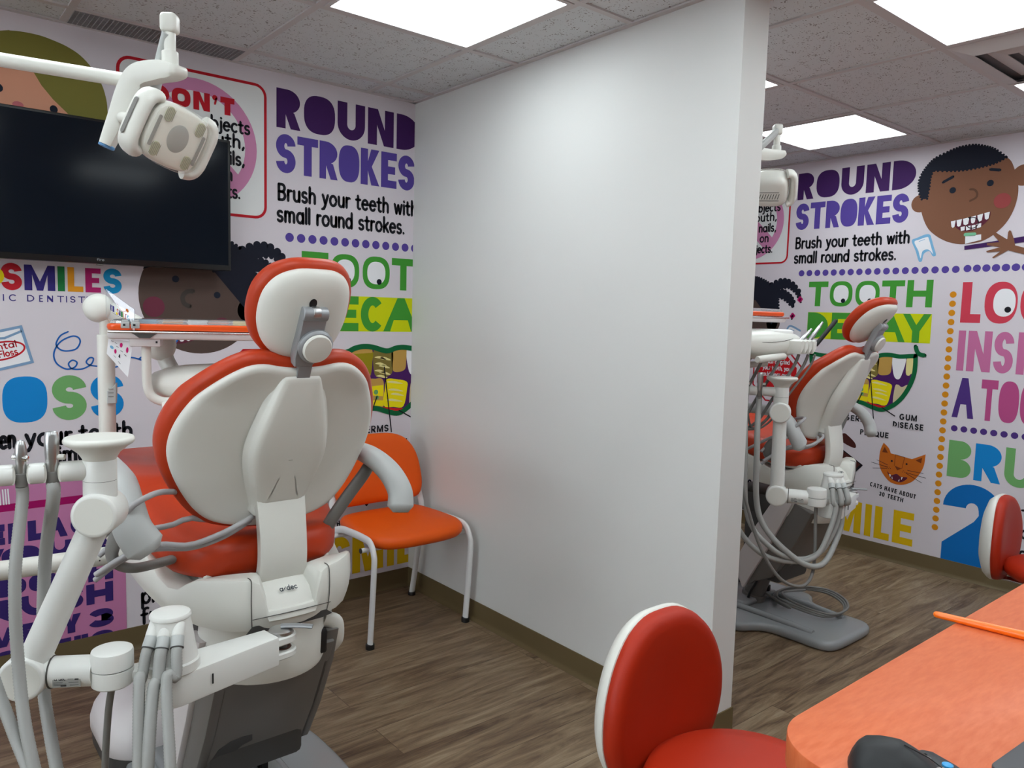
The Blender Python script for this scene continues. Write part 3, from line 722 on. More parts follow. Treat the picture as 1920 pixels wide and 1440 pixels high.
E('sentence_lettering', 'L', ('black', 1, hand('too', .770, .868, .262, .082, .012) + hand('prot', .774, .903, .180, .082, .012) + hand('fr', .774, .824, .096, .082, .012)))
E('cup_drawing', 'L', ('white', 1, [Pg([(.818, .70), (.855, .927), (.95, .917), (.95, .70)])]), ('steel', 2, [St([(.812, .68), (.854, .930)], .016, False), St([(.848, .932), (.96, .917)], .0085, False)]))

# girl with braids
braid = [(1.07, 1.527), (1.204, 1.371), (1.245, 1.391), (1.251, 1.451), (1.245, 1.533), (1.27, 1.534), (1.307, 1.514), (1.332, 1.490), (1.345, 1.470), (1.362, 1.478), (1.358, 1.513), (1.333, 1.548), (1.299, 1.574), (1.274, 1.583), (1.254, 1.589), (1.287, 1.601), (1.324, 1.598), (1.367, 1.566), (1.388, 1.535),
         (1.406, 1.544), (1.401, 1.560), (1.367, 1.603), (1.324, 1.640), (1.270, 1.652), (1.225, 1.641), (1.189, 1.622), (1.146, 1.647), (1.10, 1.668), (1.045, 1.678), (.97, 1.675), (.89, 1.645), (.82, 1.575), (.80, 1.52), (.87, 1.545), (.97, 1.555)]
E('child_drawing', 'LR', ('face', 1, [Pg(circ(1.018, 1.424, .2365, n=56)), Pg(circ(1.216, 1.368, .049))]), ('navy', 2, [Pg(braid)]),
  ('navy', 3, scallop([(1.07, 1.527), (1.204, 1.371)], .007, .013) + scallop([(1.25, 1.40), (1.252, 1.46), (1.246, 1.53)], .007, .013) + scallop([(1.19, 1.622), (1.225, 1.639), (1.27, 1.649), (1.324, 1.637), (1.367, 1.6), (1.398, 1.562)], .017, .028)
   + scallop([(1.27, 1.584), (1.299, 1.572), (1.333, 1.546), (1.356, 1.512)], .013, .022) + scallop([(1.27, 1.534), (1.307, 1.514), (1.332, 1.490)], .010, .02) + scallop([(1.29, 1.601), (1.324, 1.598), (1.367, 1.566), (1.386, 1.538)], .010, .02) + scallop([(1.045, 1.677), (1.10, 1.667), (1.146, 1.647), (1.185, 1.625)], .008, .014)),
  ('eyes', 4, [Pg(circ(.920, 1.487, .0135)), Pg(circ(1.083, 1.429, .0135))]), ('facenose', 4, [St(smooth2([(.986, 1.441), (.965, 1.439), (.950, 1.425), (.946, 1.409), (.953, 1.390), (.972, 1.380)], 5, False), .018)]),
  ('facecheek', 4, [Pg(circ(.837, 1.374, .0405)), Pg(circ(1.102, 1.296, .0405))]),
  ('mouthdark', 4, [Pg(smooth2([(.885, 1.275), (.99, 1.29), (1.075, 1.30), (1.05, 1.265), (.993, 1.243), (.93, 1.228), (.895, 1.245)], 5))]), ('white', 5, [Pg(smooth2([(.905 + a, 1.262 + a * .1), (.928 + a, 1.264 + a * .1), (.930 + a, 1.240 + a * .1), (.915 + a, 1.236 + a * .1)], 3)) for a in (-.008, .020, .046)]),
  ('floss', 6, [St([(.78, 1.17), (.83, 1.205), (.905, 1.252)], .006), St([(.895, 1.205), (.925, 1.243)], .006)]),
  ('bead', 4, [Pg(circ(1.398 + a, 1.528 + b, .010)) for a, b in ((0, .008), (.009, -.001), (-.008, -.004), (.002, -.012))] + [Pg(circ(1.352 + a, 1.423 + b, .010)) for a, b in ((0, .008), (.009, -.001), (-.008, -.004), (0, -.010))]), ('navy', 4, [Pg(circ(1.405, 1.508, .006)), Pg(circ(1.349, 1.401, .006))]))
# stop sign
octa = lambda r: [(1.262 + r / math.cos(PI / 8) * math.cos(PI / 8 + k * PI / 4), 1.030 + r / math.cos(PI / 8) * math.sin(PI / 8 + k * PI / 4)) for k in range(8)]
E('stop_sign_drawing', 'LR', ('signred', 1, [St(octa(.170), .010, False, True)]), ('red', 1, [Pg(octa(.142))]),
  ('white', 2, word("DONT", [(1.197, 1.222), (1.227, 1.255), (1.260, 1.286), (1.296, 1.320)], 1.140, 1.165, .008, True) + [St([(1.291, 1.166), (1.289, 1.158)], .004)] + hand('clench or grind', 1.150, 1.352, 1.108, .034, .0052) + hand('your teeth, you', 1.160, 1.360, 1.066, .034, .0052) + hand('could wear away', 1.150, 1.366, 1.024, .034, .0052)))
E('tooth_drawing', 'R', ('white', 1, [Pg(smooth2([(1.312, 1.31), (1.326, 1.346), (1.351, 1.357), (1.415, 1.328), (1.40, 1.25), (1.33, 1.25)], 3))]), ('steel', 2, [St(smooth2([(1.312, 1.30), (1.326, 1.346), (1.351, 1.355), (1.412, 1.328)], 5, False), .012), St([(1.345, 1.335), (1.37, 1.325)], .004)]))
# animals
E('dog_drawing', 'LR', ('brown', 1, [Pg(smooth2([(1.715, .700), (1.745, .714), (1.768, .703), (1.809, .670), (1.822, .645), (1.814, .633), (1.783, .639), (1.743, .655), (1.715, .675)], 4)), Pg([(1.70, .630), (1.741, .608), (1.866, .536), (1.785, .446), (1.66, .52)])]), ('black', 2, [St([(1.737, .612), (1.868, .536)], .006, False), St([(1.866, .540), (1.783, .442)], .014, False)]))
E('caption_lettering', 'LR', ('black', 1, caps('HAVE ABOUT', 1.632, 1.832, .362, .388, .0055, 7.5)))
E('cat_drawing', 'LR', ('cat', 1, [Pg([(1.985, .691), *smooth2([(1.985, .691), (2.016, .664), (2.030, .635)], 5, False)[1:], (2.15, .620), (2.222, .659), *smooth2([(2.222, .659), (2.217, .593), (2.195, .538), (2.159, .490), (2.102, .461), (2.041, .465), (1.997, .502), (1.970, .55), (1.965, .60), (1.970, .650), (1.985, .691)], 5, False)[1:-1]])]),
  ('catdark', 2, [Pg([(1.980, .635), (1.993, .668), (2.013, .634)]), Pg([(2.170, .616), (2.205, .637), (2.201, .604)]), Pg([(2.057, .566), (2.096, .556), (2.073, .541)]), St([(2.057, .631), (2.055, .566)], .003, False), St([(2.110, .624), (2.098, .555)], .003, False), St([(2.057, .631), (2.110, .624)], .003, False)]),
  ('mouthdark', 2, [Pg(smooth2([(2.016, .527), (2.040, .508), (2.072, .520), (2.095, .508), (2.133, .509), (2.11, .482), (2.081, .474), (2.04, .488)], 4))]), ('white', 3, [Pg([(2.028, .512), (2.040, .510), (2.036, .494)]), Pg([(2.098, .506), (2.108, .507), (2.100, .489)]), Pg([(2.045, .490), (2.052, .486), (2.046, .503)]), Pg([(2.082, .478), (2.09, .480), (2.089, .494)])]),
  ('navy', 3, [Pg(circ(2.039, .591, .0055)), Pg(circ(2.123, .587, .0055))] + [Pg(circ(x, y, .002, n=8)) for x, y in ((2.028, .552), (2.034, .545), (2.024, .543), (2.108, .545), (2.115, .538), (2.104, .537))] + [St(q, .0026) for q in ([(1.953, .584), (2.016, .564)], [(1.921, .565), (2.019, .551)], [(1.932, .530), (2.017, .544)], [(2.13, .551), (2.217, .549)], [(2.121, .537), (2.232, .525)], [(2.124, .533), (2.212, .494)])]))
E('caption_lettering', 'LR', ('black', 1, caps('CATS HAVE ABOUT', 1.921, 2.186, .420, .446, .0055, -5.5) + caps('30 TEETH', 1.978, 2.118, .374, .400, .0055, -5.5)))
E('heading_lettering', 'LR', ('mark', 1, word('SMILE', [(1.588, 1.700), (1.713, 1.883), (1.905, 1.944), (1.963, 2.053), (2.071, 2.186)], .116, .309, .043)))

# only on the right wall: boy, tooth, more headings
boyface = smooth2([(2.103, 2.008), (2.138, 1.928), (2.184, 1.881), (2.243, 1.845), (2.300, 1.828), (2.341, 1.825), (2.418, 1.835), (2.481, 1.873), (2.532, 1.931), (2.563, 2.010), (2.570, 2.100), (2.544, 2.199), (2.507, 2.259), (2.40, 2.32), (2.28, 2.33), (2.16, 2.28), (2.10, 2.19), (2.09, 2.09)], 5)
hair = [(2.098, 2.085), (2.082, 2.12), (2.075, 2.176), (2.085, 2.218), (2.114, 2.264), (2.153, 2.302), (2.223, 2.330), (2.282, 2.345), (2.346, 2.346), (2.404, 2.330), (2.453, 2.305), (2.505, 2.259), (2.454, 2.236), (2.389, 2.224), (2.311, 2.218), (2.231, 2.223), (2.148, 2.235), (2.137, 2.196), (2.135, 2.152), (2.127, 2.085)]
E('child_drawing', 'R', ('boy', 1, [Pg(circ(2.092, 2.062, .049)), Pg(circ(2.590, 2.160, .054))]), ('boy', 2, [Pg(boyface)]), ('navy', 3, [Pg(hair)]), ('navy', 4, scallop(hair[:12], .0065, .0125) + scallop(hair[11:17], .006, .0125) + scallop(hair[16:], .006, .0125)),
  ('eyes', 5, [St([(2.205, 2.167), (2.252, 2.190)], .015), St([(2.435, 2.207), (2.478, 2.198)], .015), Pg(circ(2.2565, 2.118, .0165)), Pg(circ(2.4385, 2.136, .0165))]),
  ('boynose', 5, [St(smooth2([(2.344, 2.114), (2.362, 2.111), (2.374, 2.100), (2.380, 2.083), (2.374, 2.066), (2.348, 2.053)], 5, False), .011)]), ('boycheek', 5, [Pg(circ(2.502, 2.039, .0405, .039))]),
  ('mouthdark', 5, [Pg([(2.256, 1.952), (2.30, 1.958), (2.36, 1.967), (2.42, 1.981), (2.451, 1.989), *smooth2([(2.451, 1.989), (2.447, 1.953), (2.412, 1.914), (2.365, 1.894), (2.315, 1.897), (2.278, 1.926), (2.256, 1.952)], 5, False)[1:-1]])]),
  ('white', 6, [Pg([(a, va), (b, vb), (b - .004, vb - .034), ((a + b) / 2, (va + vb) / 2 - .038), (a + .005, va - .030)]) for a, b, va, vb in ((2.260, 2.284, 1.951, 1.955), (2.288, 2.315, 1.955, 1.960), (2.320, 2.351, 1.960, 1.966), (2.357, 2.383, 1.966, 1.973), (2.389, 2.416, 1.974, 1.980), (2.422, 2.448, 1.982, 1.987))]
    + [Pg([(a, v), (b, v + .003), (b, v - .018), (a + .003, v - .022)]) for a, b, v in ((2.311, 2.332, 1.917), (2.337, 2.360, 1.919), (2.365, 2.384, 1.922), (2.389, 2.411, 1.928))]),
  ('black', 7, [St(circ(2.368, 1.935, .029, .028, 26, 110, -150), .0045), Pg([(2.343, 1.966), (2.360, 1.970), (2.356, 1.952)])]),
  ('mint', 7, [Pg(rrect(2.330, 2.391, 1.866, 1.884, .008))]), ('white', 7, [Pg([(2.338, 1.866), (2.415, 1.872), (2.417, 1.843), (2.340, 1.826)])]), ('grey', 8, [St([(2.343 + .0075 * i, 1.865 + .0006 * i), (2.345 + .0075 * i, 1.829 + .0017 * i)], .0012, False) for i in range(10)]),
  ('purple', 7, [Pg([(2.337, 1.815), (2.339, 1.794), (2.760, 1.834), (2.760, 1.868)])]),
  ('boy', 8, [Pg([(2.470, 1.869), (2.483, 1.878), (2.54, 1.838), (2.541, 1.876), (2.547, 1.885), (2.554, 1.880), (2.571, 1.837), (2.578, 1.806), (2.70, 1.765), (2.70, 1.735), (2.621, 1.759), (2.548, 1.782), (2.483, 1.744), (2.476, 1.748), (2.512, 1.778), (2.450, 1.776), (2.445, 1.783), (2.510, 1.800), (2.447, 1.813), (2.446, 1.824), (2.505, 1.826)])]))
E('tooth_drawing', 'R', ('lightblue', 1, [Pg(smooth2([(2.060, 1.858), (2.085, 1.872), (2.131, 1.889), (2.156, 1.886), (2.166, 1.862), (2.180, 1.82), (2.195, 1.776), (2.188, 1.766), (2.176, 1.770), (2.160, 1.795), (2.140, 1.790), (2.128, 1.775), (2.124, 1.745), (2.115, 1.738), (2.104, 1.746), (2.085, 1.80)], 4))]),
  ('white', 2, [Pg(smooth2([(2.075, 1.850), (2.10, 1.862), (2.142, 1.874), (2.152, 1.862), (2.168, 1.815), (2.180, 1.778), (2.165, 1.796), (2.145, 1.806), (2.122, 1.795), (2.115, 1.757), (2.10, 1.80)], 4))]), ('lightblue', 3, [St([(2.10, 1.852), (2.13, 1.862)], .003)]))
E('dot_row', 'R', ('orange', 1, [Pg(circ(2.300, 1.555 - .04988 * i, .0172, n=22)) for i in range(27)]))
E('heading_lettering', 'R', ('coral', 1, word('L', [(2.345, 2.443)], 1.404, 1.621, .047, tb=.046) + [Pg(squircle(2.458, 2.611, 1.403, 1.621, 2.3)), Pg(squircle(2.624, 2.777, 1.403, 1.621, 2.3))]), ('white', 2, [Pg(squircle(2.499, 2.602, 1.440, 1.585, 2.3)), Pg(squircle(2.664, 2.768, 1.440, 1.585, 2.3))]), ('black', 3, [Pg(circ(2.569, 1.476, .0155)), Pg(circ(2.735, 1.476, .0155))]))
E('heading_lettering', 'R', ('mauve', 1, word('INSIDE', [(2.344, 2.380), (2.393, 2.509), (2.521, 2.612), (2.629, 2.665), (2.678, 2.775), (2.79, 2.865)], 1.144, 1.361, .037)))
E('heading_lettering', 'R', ('indigo', 1, word('A', [(2.340, 2.449)], .887, 1.105, .031)), ('magenta', 1, word('TOO', [(2.477, 2.556), (2.563, 2.656), (2.662, 2.755)], .887, 1.105, .026, tb=.048)))
E('dot_row', 'R', ('indigo', 1, [Pg(circ(2.359 + .0484 * i, .826, .0170, n=22)) for i in range(10)]))
E('heading_lettering', 'R', ('leaf', 1, word('B', [(2.339, 2.457)], .558, .760, .04)), ('sky', 1, word('R', [(2.473, 2.602)], .559, .760, .047)), ('leaf', 2, word('U', [(2.617, 2.755)], .558, .760, .044)))
E('numeral_lettering', 'R', ('deepsky', 1, [Pg(circ(2.479, .395, .146, .137, 24, 180, 0) + [(2.622, .33), (2.53, .235), (2.63, .235), (2.63, BB), (2.341, BB), (2.341, .186), (2.493, .332), (2.515, .37), (2.512, .40)] + circ(2.480, .398, .031, .034, 10, 0, 180))]))
E('sentence_lettering', 'R', ('black', 1, hand('T', 2.712, None, .382, .082, .0115) + hand('o', 2.716, None, .300, .082, .0115) + hand('a', 2.715, None, .190, .082, .0115) + hand('y', 2.716, None, .125, .082, .0115)))
E('sentence_lettering', 'R', ('black', 1, hand('treat', 1.045, 1.185, .262, .082, .012) + hand('teeth', 1.010, 1.150, .180, .082, .012)))

def build_mural(wall, label):
    t = thing('wall_mural', label, 'wall mural', (0, D, 0) if wall == 'L' else (RX, 0, 0))
    for name, walls, items in EL:
        if wall not in walls: continue
        bm = NB(); mats = []
        for c, layer, sh in items:
            m = ink(c)
            if m not in mats: mats.append(m)
            e = .0004 + .00035 * layer
            f = (lambda u, v, e=e: V((u, -e, v))) if wall == 'L' else (lambda u, v, e=e: V((-e, 4.018 - u, v)))
            shapes(bm, sh, f, mats.index(m))
        g = lambda: bm.verts[:] + bm.edges[:] + bm.faces[:]
        if wall == 'L': bmesh.ops.bisect_plane(bm, geom=g(), plane_co=(PX0 - .001, 0, 0), plane_no=(1, 0, 0), clear_outer=True)
        else: bmesh.ops.bisect_plane(bm, geom=g(), plane_co=(0, D - .001, 0), plane_no=(0, 1, 0), clear_outer=True)
        bmesh.ops.bisect_plane(bm, geom=g(), plane_co=(0, 0, BB), plane_no=(0, 0, -1), clear_outer=True)
        nrm = V((0, -1, 0)) if wall == 'L' else V((-1, 0, 0))
        for fc in bm.faces:
            fc.normal_update()
            if fc.normal.dot(nrm) < 0: fc.normal_flip()
        me = bpy.data.meshes.new(name); bm.to_mesh(me); bm.free()
        for m in mats: me.materials.append(m)
        link(bpy.data.objects.new(name, me), t)
    return t
build_mural('L', 'dental mural printed on the wall behind the black screen, cut off by the partition')
build_mural('R', 'dental mural with the boy brushing his teeth, printed on the right-hand wall')
# ------------------------------------------------------------------ wall screen
t = thing('wall_screen', 'large black flat screen hung on the mural wall', 'television', (0.632, D, 1.784))
bm = NB(); box(bm, -.475, .475, -.100, -.062, -.258, .258, .004); obj('casing', bm, M_BEZEL, t, ang=30)
bm = NB(); box(bm, -.464, .464, -.1012, -.0995, -.236, .248); obj('panel', bm, M_SCREEN, t, smooth=False)
bm = NB(); box(bm, -.30, .30, -.062, -.040, -.19, .16, .01); box(bm, -.12, .12, -.041, -.0005, -.10, .10, .004); obj('wall_mount', bm, M_BLACK, t)
bm = NB()
shapes(bm, hand('fire', -.012, .012, -.2475, .011, .0017), lambda u, v: V((u, -.1013, v)), 0)
obj('maker_mark', bm, mat('mark_grey', (150, 152, 156), .5), t, smooth=False)
bm = NB(); rod(bm, (0, -.085, -.2585), (0, -.085, -.263), .012, 20, .001); obj('sensor', bm, M_MGREY, t)

# ------------------------------------------------------------------ waiting chair in the corner
def side_chair():
    t = thing('side_chair', 'orange padded chair with white tube legs in the corner beside the partition', 'chair', (1.745, 2.86, 0))
    # seat pad: wide rounded front, narrower rear
    half = [(0, -.225), (.10, -.222), (.185, -.20), (.232, -.14), (.236, -.02), (.222, .10), (.20, .175), (.12, .205), (0, .21)]
    o = mirror(half); bm = NB()
    def f(x, y, h): return V((x, y, .452 + h + .012 * (y / .2) * .3 - .012 * max(0, -y - .12) / .1))
    pillow(bm, o, [(.03, -.035), (.012, -.030), (.002, -.018), (0, -.004), (.004, .008), (.014, .017), (.03, .022), ('s', .7, .028), ('s', .4, .029), ('s', .12, .029)], f)
    obj('seat', bm, M_ORG, t, ang=60)
    half = [(0, .155), (.10, .15), (.165, .122), (.205, .06), (.222, -.03), (.222, -.10), (.20, -.145), (.14, -.158), (0, -.16)]
    o = mirror(half); bm = NB()
    def g(x, z, h):
        yy = .205 + .05 * (z + .16) / .31 - .16 * x * x / .22
        return V((x, yy - h, .66 + z))
    pillow(bm, o, [(.02, -.018), (.004, -.014), (0, 0), (.004, .014), (.016, .024), (.035, .028), ('s', .7, .032), ('s', .4, .033), ('s', .12, .033)], g)
    obj('backrest', bm, M_ORG, t, ang=60)
    for s in (-1, 1):
        x = s * .238
        bm = NB()
        path = catmull([(x + s * .004, .195, .395), (x, .10, .435), (x, 0, .445), (x, -.10, .447), (x, -.160, .440), (x + s * .001, -.193, .40), (x + s * .003, -.20, .33), (s * .241, -.175, .02)], 8)
        tube(bm, path, (.0105, .0165), 14); obj('leg', bm, M_WMETAL, t)
        bm = NB()
        path = catmull([(s * .222, .245, .012), (s * .232, .20, .30), (s * .236, .192, .44), (s * .225, .200, .52), (s * .19, .232, .70)], 8)
        tube(bm, path, (.0165, .0105), 14); obj('leg', bm, M_WMETAL, t)
        bm = NB(); rod(bm, (s * .241, -.175, 0.0), (s * .241, -.175, .022), .0185, 16, .002); obj('foot_cap', bm, M_BLACK, t)
        bm = NB(); rod(bm, (s * .222, .246, 0.0), (s * .222, .245, .018), .0185, 16, .002); obj('foot_cap', bm, M_BLACK, t)
    for y in (-.13, .12):
        bm = NB(); rod(bm, (-.262, y, .404), (.262, y, .404), .010, 14); obj('cross_bar', bm, M_WMETAL, t)
        for s in (-1, 1):
            bm = NB(); rod(bm, (s * .262, y, .404), (s * .266, y, .404), .0105, 14); obj('end_cap', bm, M_BLACK, t)
    for s in (-1, 1):
        bm = NB(); rod(bm, (s * .15, -.15, .417), (s * .15, .15, .417), .008, 12); obj('seat_rail', bm, M_WMETAL, t)
    return t
side_chair()

# ------------------------------------------------------------------ dental stools
def stool(label, x, y, rz, dz):
    t = thing('dental_stool', label, 'stool', (x, y, 0), rz, group=None)
    bm = NB()
    lathe(bm, [(.02, .436 + dz), (.15, .436 + dz), (.188, .442 + dz), (.203, .458 + dz), (.206, .475 + dz), (.198, .493 + dz), (.178, .505 + dz), (.13, .512 + dz), (.06, .514 + dz), (.012, .5145 + dz)], seg=48)
    obj('seat', bm, M_STOOL, t, ang=60)
    half = [(0, .186), (.060, .180), (.115, .148), (.158, .090), (.181, .015), (.177, -.065), (.146, -.128), (.095, -.166), (.04, -.181), (0, -.183)]
    o = mirror(half)
    def f(px, pz, h):
        return V((px, .235 - h - .55 * px * px - .05 * max(0, -pz - .06), .580 + dz + pz))
    bm = NB()
    pillow(bm, o, [(.012, -.006), (0, 0), (0, .012), (.005, .026), (.016, .034), (.032, .037), ('s', .7, .039), ('s', .4, .036), ('s', .12, .035)], f)
    obj('backrest', bm, M_STOOL, t, ang=60)
    bm = NB()
    pillow(bm, o, [(.004, .001), (-.002, -.002), (-.003, -.012), (.004, -.024), (.018, -.038), ('s', .75, -.052), ('s', .45, -.060), ('s', .12, -.062)], f)
    obj('back_shell', bm, M_SHELL, t, ang=60)
    bm = NB(); tube(bm, catmull([(0, .278, .62 + dz), (0, .290, .52 + dz), (0, .282, .43 + dz), (0, .235, .405 + dz), (0, .10, .40 + dz), (0, .02, .40 + dz)], 8), (.020, .011), 14)
    obj('back_post', bm, M_CHROME, t)
    bm = NB(); rod(bm, (0, 0, .395 + dz), (0, 0, .437 + dz), .085, 28, .006); obj('seat_plate', bm, M_DGREY, t)
    bm = NB(); rod(bm, (0, 0, .10), (0, 0, .26), .030, 24, .002); rod(bm, (0, 0, .255), (0, 0, .40 + dz), .017, 20); obj('gas_column', bm, M_CHROME, t)
    bm = NB(); rod(bm, (0, 0, .072), (0, 0, .125), .045, 24, .006)
    for k in range(5):
        a = PI / 2 + k * 2 * PI / 5 + .3; c, s = math.cos(a), math.sin(a)
        tube(bm, [(c * .03, s * .03, .095), (c * .16, s * .16, .088), (c * .27, s * .27, .070)], [(.022, .014), (.018, .012), (.013, .009)], 12)
    obj('star_base', bm, M_CHROME, t)
    for k in range(5):
        a = PI / 2 + k * 2 * PI / 5 + .3; c, s = math.cos(a), math.sin(a); px, py = c * .262, s * .262
        bm = NB(); rod(bm, (px - s * .021, py + c * .021, .0275), (px - s * .006, py + c * .006, .0275), .027, 18, .004); rod(bm, (px + s * .006, py - c * .006, .0275), (px + s * .021, py - c * .021, .0275), .027, 18, .004)
        rod(bm, (px, py, .03), (px, py, .068), .008, 10); rod(bm, (px - s * .007, py + c * .007, .0275), (px + s * .007, py - c * .007, .0275), .012, 10); obj('caster', bm, M_BLACK, t)
    return t
stool('red-orange dental stool beside the counter corner, its back towards the partition', 1.262, .775, 0.0, 0.0)
stool('red-orange dental stool by the blue numeral on the right wall, seen edge-on', 3.80, .935, 0.06, -.118)

# ------------------------------------------------------------------ counter and the things on it
CZ = .86
t = thing('counter', 'orange laminate counter with rounded corner in the lower right', 'counter', (0, 0, 0))
bm = NB()
o = [(2.9, .505)] + circ(.838 + .09, .505 - .09, .09, .09, 12, 90, 180) + [(.838, -.20), (2.9, -.20)]
poly_prism(bm, o, CZ - .042, CZ, .0022); obj('worktop', bm, M_COUNTER, t, ang=30)
bm = NB(); box(bm, 1.18, 2.86, -.17, .18, 0, CZ - .0425, .003); obj('cabinet', bm, M_COUNTER, t, ang=30)

# computer mouse: tall thumb-rest body
t = thing('computer_mouse', 'matt black ergonomic computer mouse on the orange counter', 'computer mouse', (.890, .352, CZ), math.radians(-156)); t.scale = (.86, .86, .82)
half = [(0, .062), (.020, .058), (.034, .040), (.039, .010), (.038, -.025), (.030, -.052), (.012, -.062), (0, -.063)]
o = mirror(half)
def mf(x, y, h):
    k = 1 - max(0, h - .012) * 7 * (0.4 + .6 * (y > 0) * y / .06)
    return V((x * max(k, .35) - h * .15, y * max(k, .5) - .004, h * (1 - .35 * max(0, y) / .06)))
bm = NB(); pillow(bm, o, [(.006, .0005), (.001, .003), (0, .010), (.002, .022), (.006, .034), (.012, .041), ('s', .7, .047), ('s', .4, .050), ('s', .12, .051)], mf)
obj('body', bm, mat('soft_black', (34, 35, 37), .5, spec=.4), t, ang=60)
bm = NB(); pillow(bm, [(x * .55 + (-.040 if x < 0 else -.040), y * .75 - .005) for x, y in o], [(.002, .0005), (0, .004), (.003, .010), ('s', .5, .011)], lambda x, y, h: V((x, y, h))); obj('thumb_rest', bm, M_BLACK, t, ang=60)
bm = NB(); rod(bm, (-.007, .046, .0225), (.001, .046, .0225), .009, 20, .002); obj('scroll_wheel', bm, M_STEEL, t)
bm = NB(); tube(bm, [(-.004, .0, .0505), (-.003, .03, .041), (-.002, .055, .026)], .0007, 6); obj('button_gap', bm, mat('gap_black', (4, 4, 5), .8), t)

# slim remote with a blue key
t = thing('remote_control', 'small black remote with a blue round key beside the mouse', 'remote control', (.922, .296, CZ), math.radians(-20))
bm = NB(); poly_prism(bm, [(-.016, -.075), (.016, -.075), (.018, .03), (.015, .058), (.006, .066), (-.006, .066), (-.015, .058), (-.018, .03)], 0, .016, .004); obj('body', bm, mat('remote_black', (46, 47, 50), .45), t, ang=40)
bm = NB(); lathe(bm, [(.0062, .0155), (.006, .018), (.004, .019), (.001, .0193)], (.004, .028, 0), seg=20); obj('blue_key', bm, mat('key_blue', (60, 160, 220), .3), t)
bm = NB(); lathe(bm, [(.0044, .0155), (.0042, .0175), (.001, .0182)], (-.007, .046, 0), seg=16); obj('grey_key', bm, M_MGREY, t)
bm = NB(); lathe(bm, [(.011, .0155), (.0112, .0172), (.009, .0176), (.0085, .0160)], (0, .006, 0), seg=24); obj('key_ring', bm, M_BLACK, t)
bm = NB(); box(bm, -.003, .001, .053, .056, .0155, .0164); obj('microphone_slot', bm, mat('gap_black'), t, smooth=False)

# dark folded laptop corner
t = thing('laptop', 'dark grey closed laptop at the lower right corner of the counter', 'laptop', (1.122, .170, CZ), math.radians(-4))
bm = NB(); poly_prism(bm, rrect(-.16, .16, -.11, .11, .012), .003, .012, .002); obj('base', bm, mat('laptop_grey', (70, 71, 73), .45, metal=.3), t, ang=35)
bm = NB(); poly_prism(bm, rrect(-.16, .16, -.11, .11, .012), .0124, .019, .002); obj('lid', bm, mat('laptop_lid_grey', (78, 79, 82), .42, metal=.3), t, ang=35)
for sx in (-.13, .13):
    for sy in (-.09, .09):
        bm = NB(); rod(bm, (sx, sy, 0), (sx, sy, .0035), .007, 12); obj('rubber_foot', bm, M_BLACK, t)

# orange pen, its tip over the counter's edge
t = thing('orange_pen', 'bright orange ribbed pen lying across the counter edge', 'pen', (1.447, .540, CZ))
p0, p1 = V((0, 0, .0062)), V((.045, -.265, .0085)); d = p1 - p0
bm = NB(); P = [p0 + d * q for q in (0, .006, .015, .03, .15, .35, .55, .8, 1.0)]
tube(bm, P, [.0022, .0043, .0055, .0060, .0062, .0070, .0078, .0084, .0084], 18)
obj('barrel', bm, mat('pen_orange', (255, 122, 18), .28, spec=.6), t, ang=60)
bm = NB()
for q in (.545, .575, .605, .635, .665, .695):
    c = p0 + d * q; u = d.normalized(); rod(bm, c - u * .0024, c + u * .0024, .0088, 18, .0008)
obj('grip_ribs', bm, mat('pen_grip', (250, 112, 14), .35), t, ang=60)
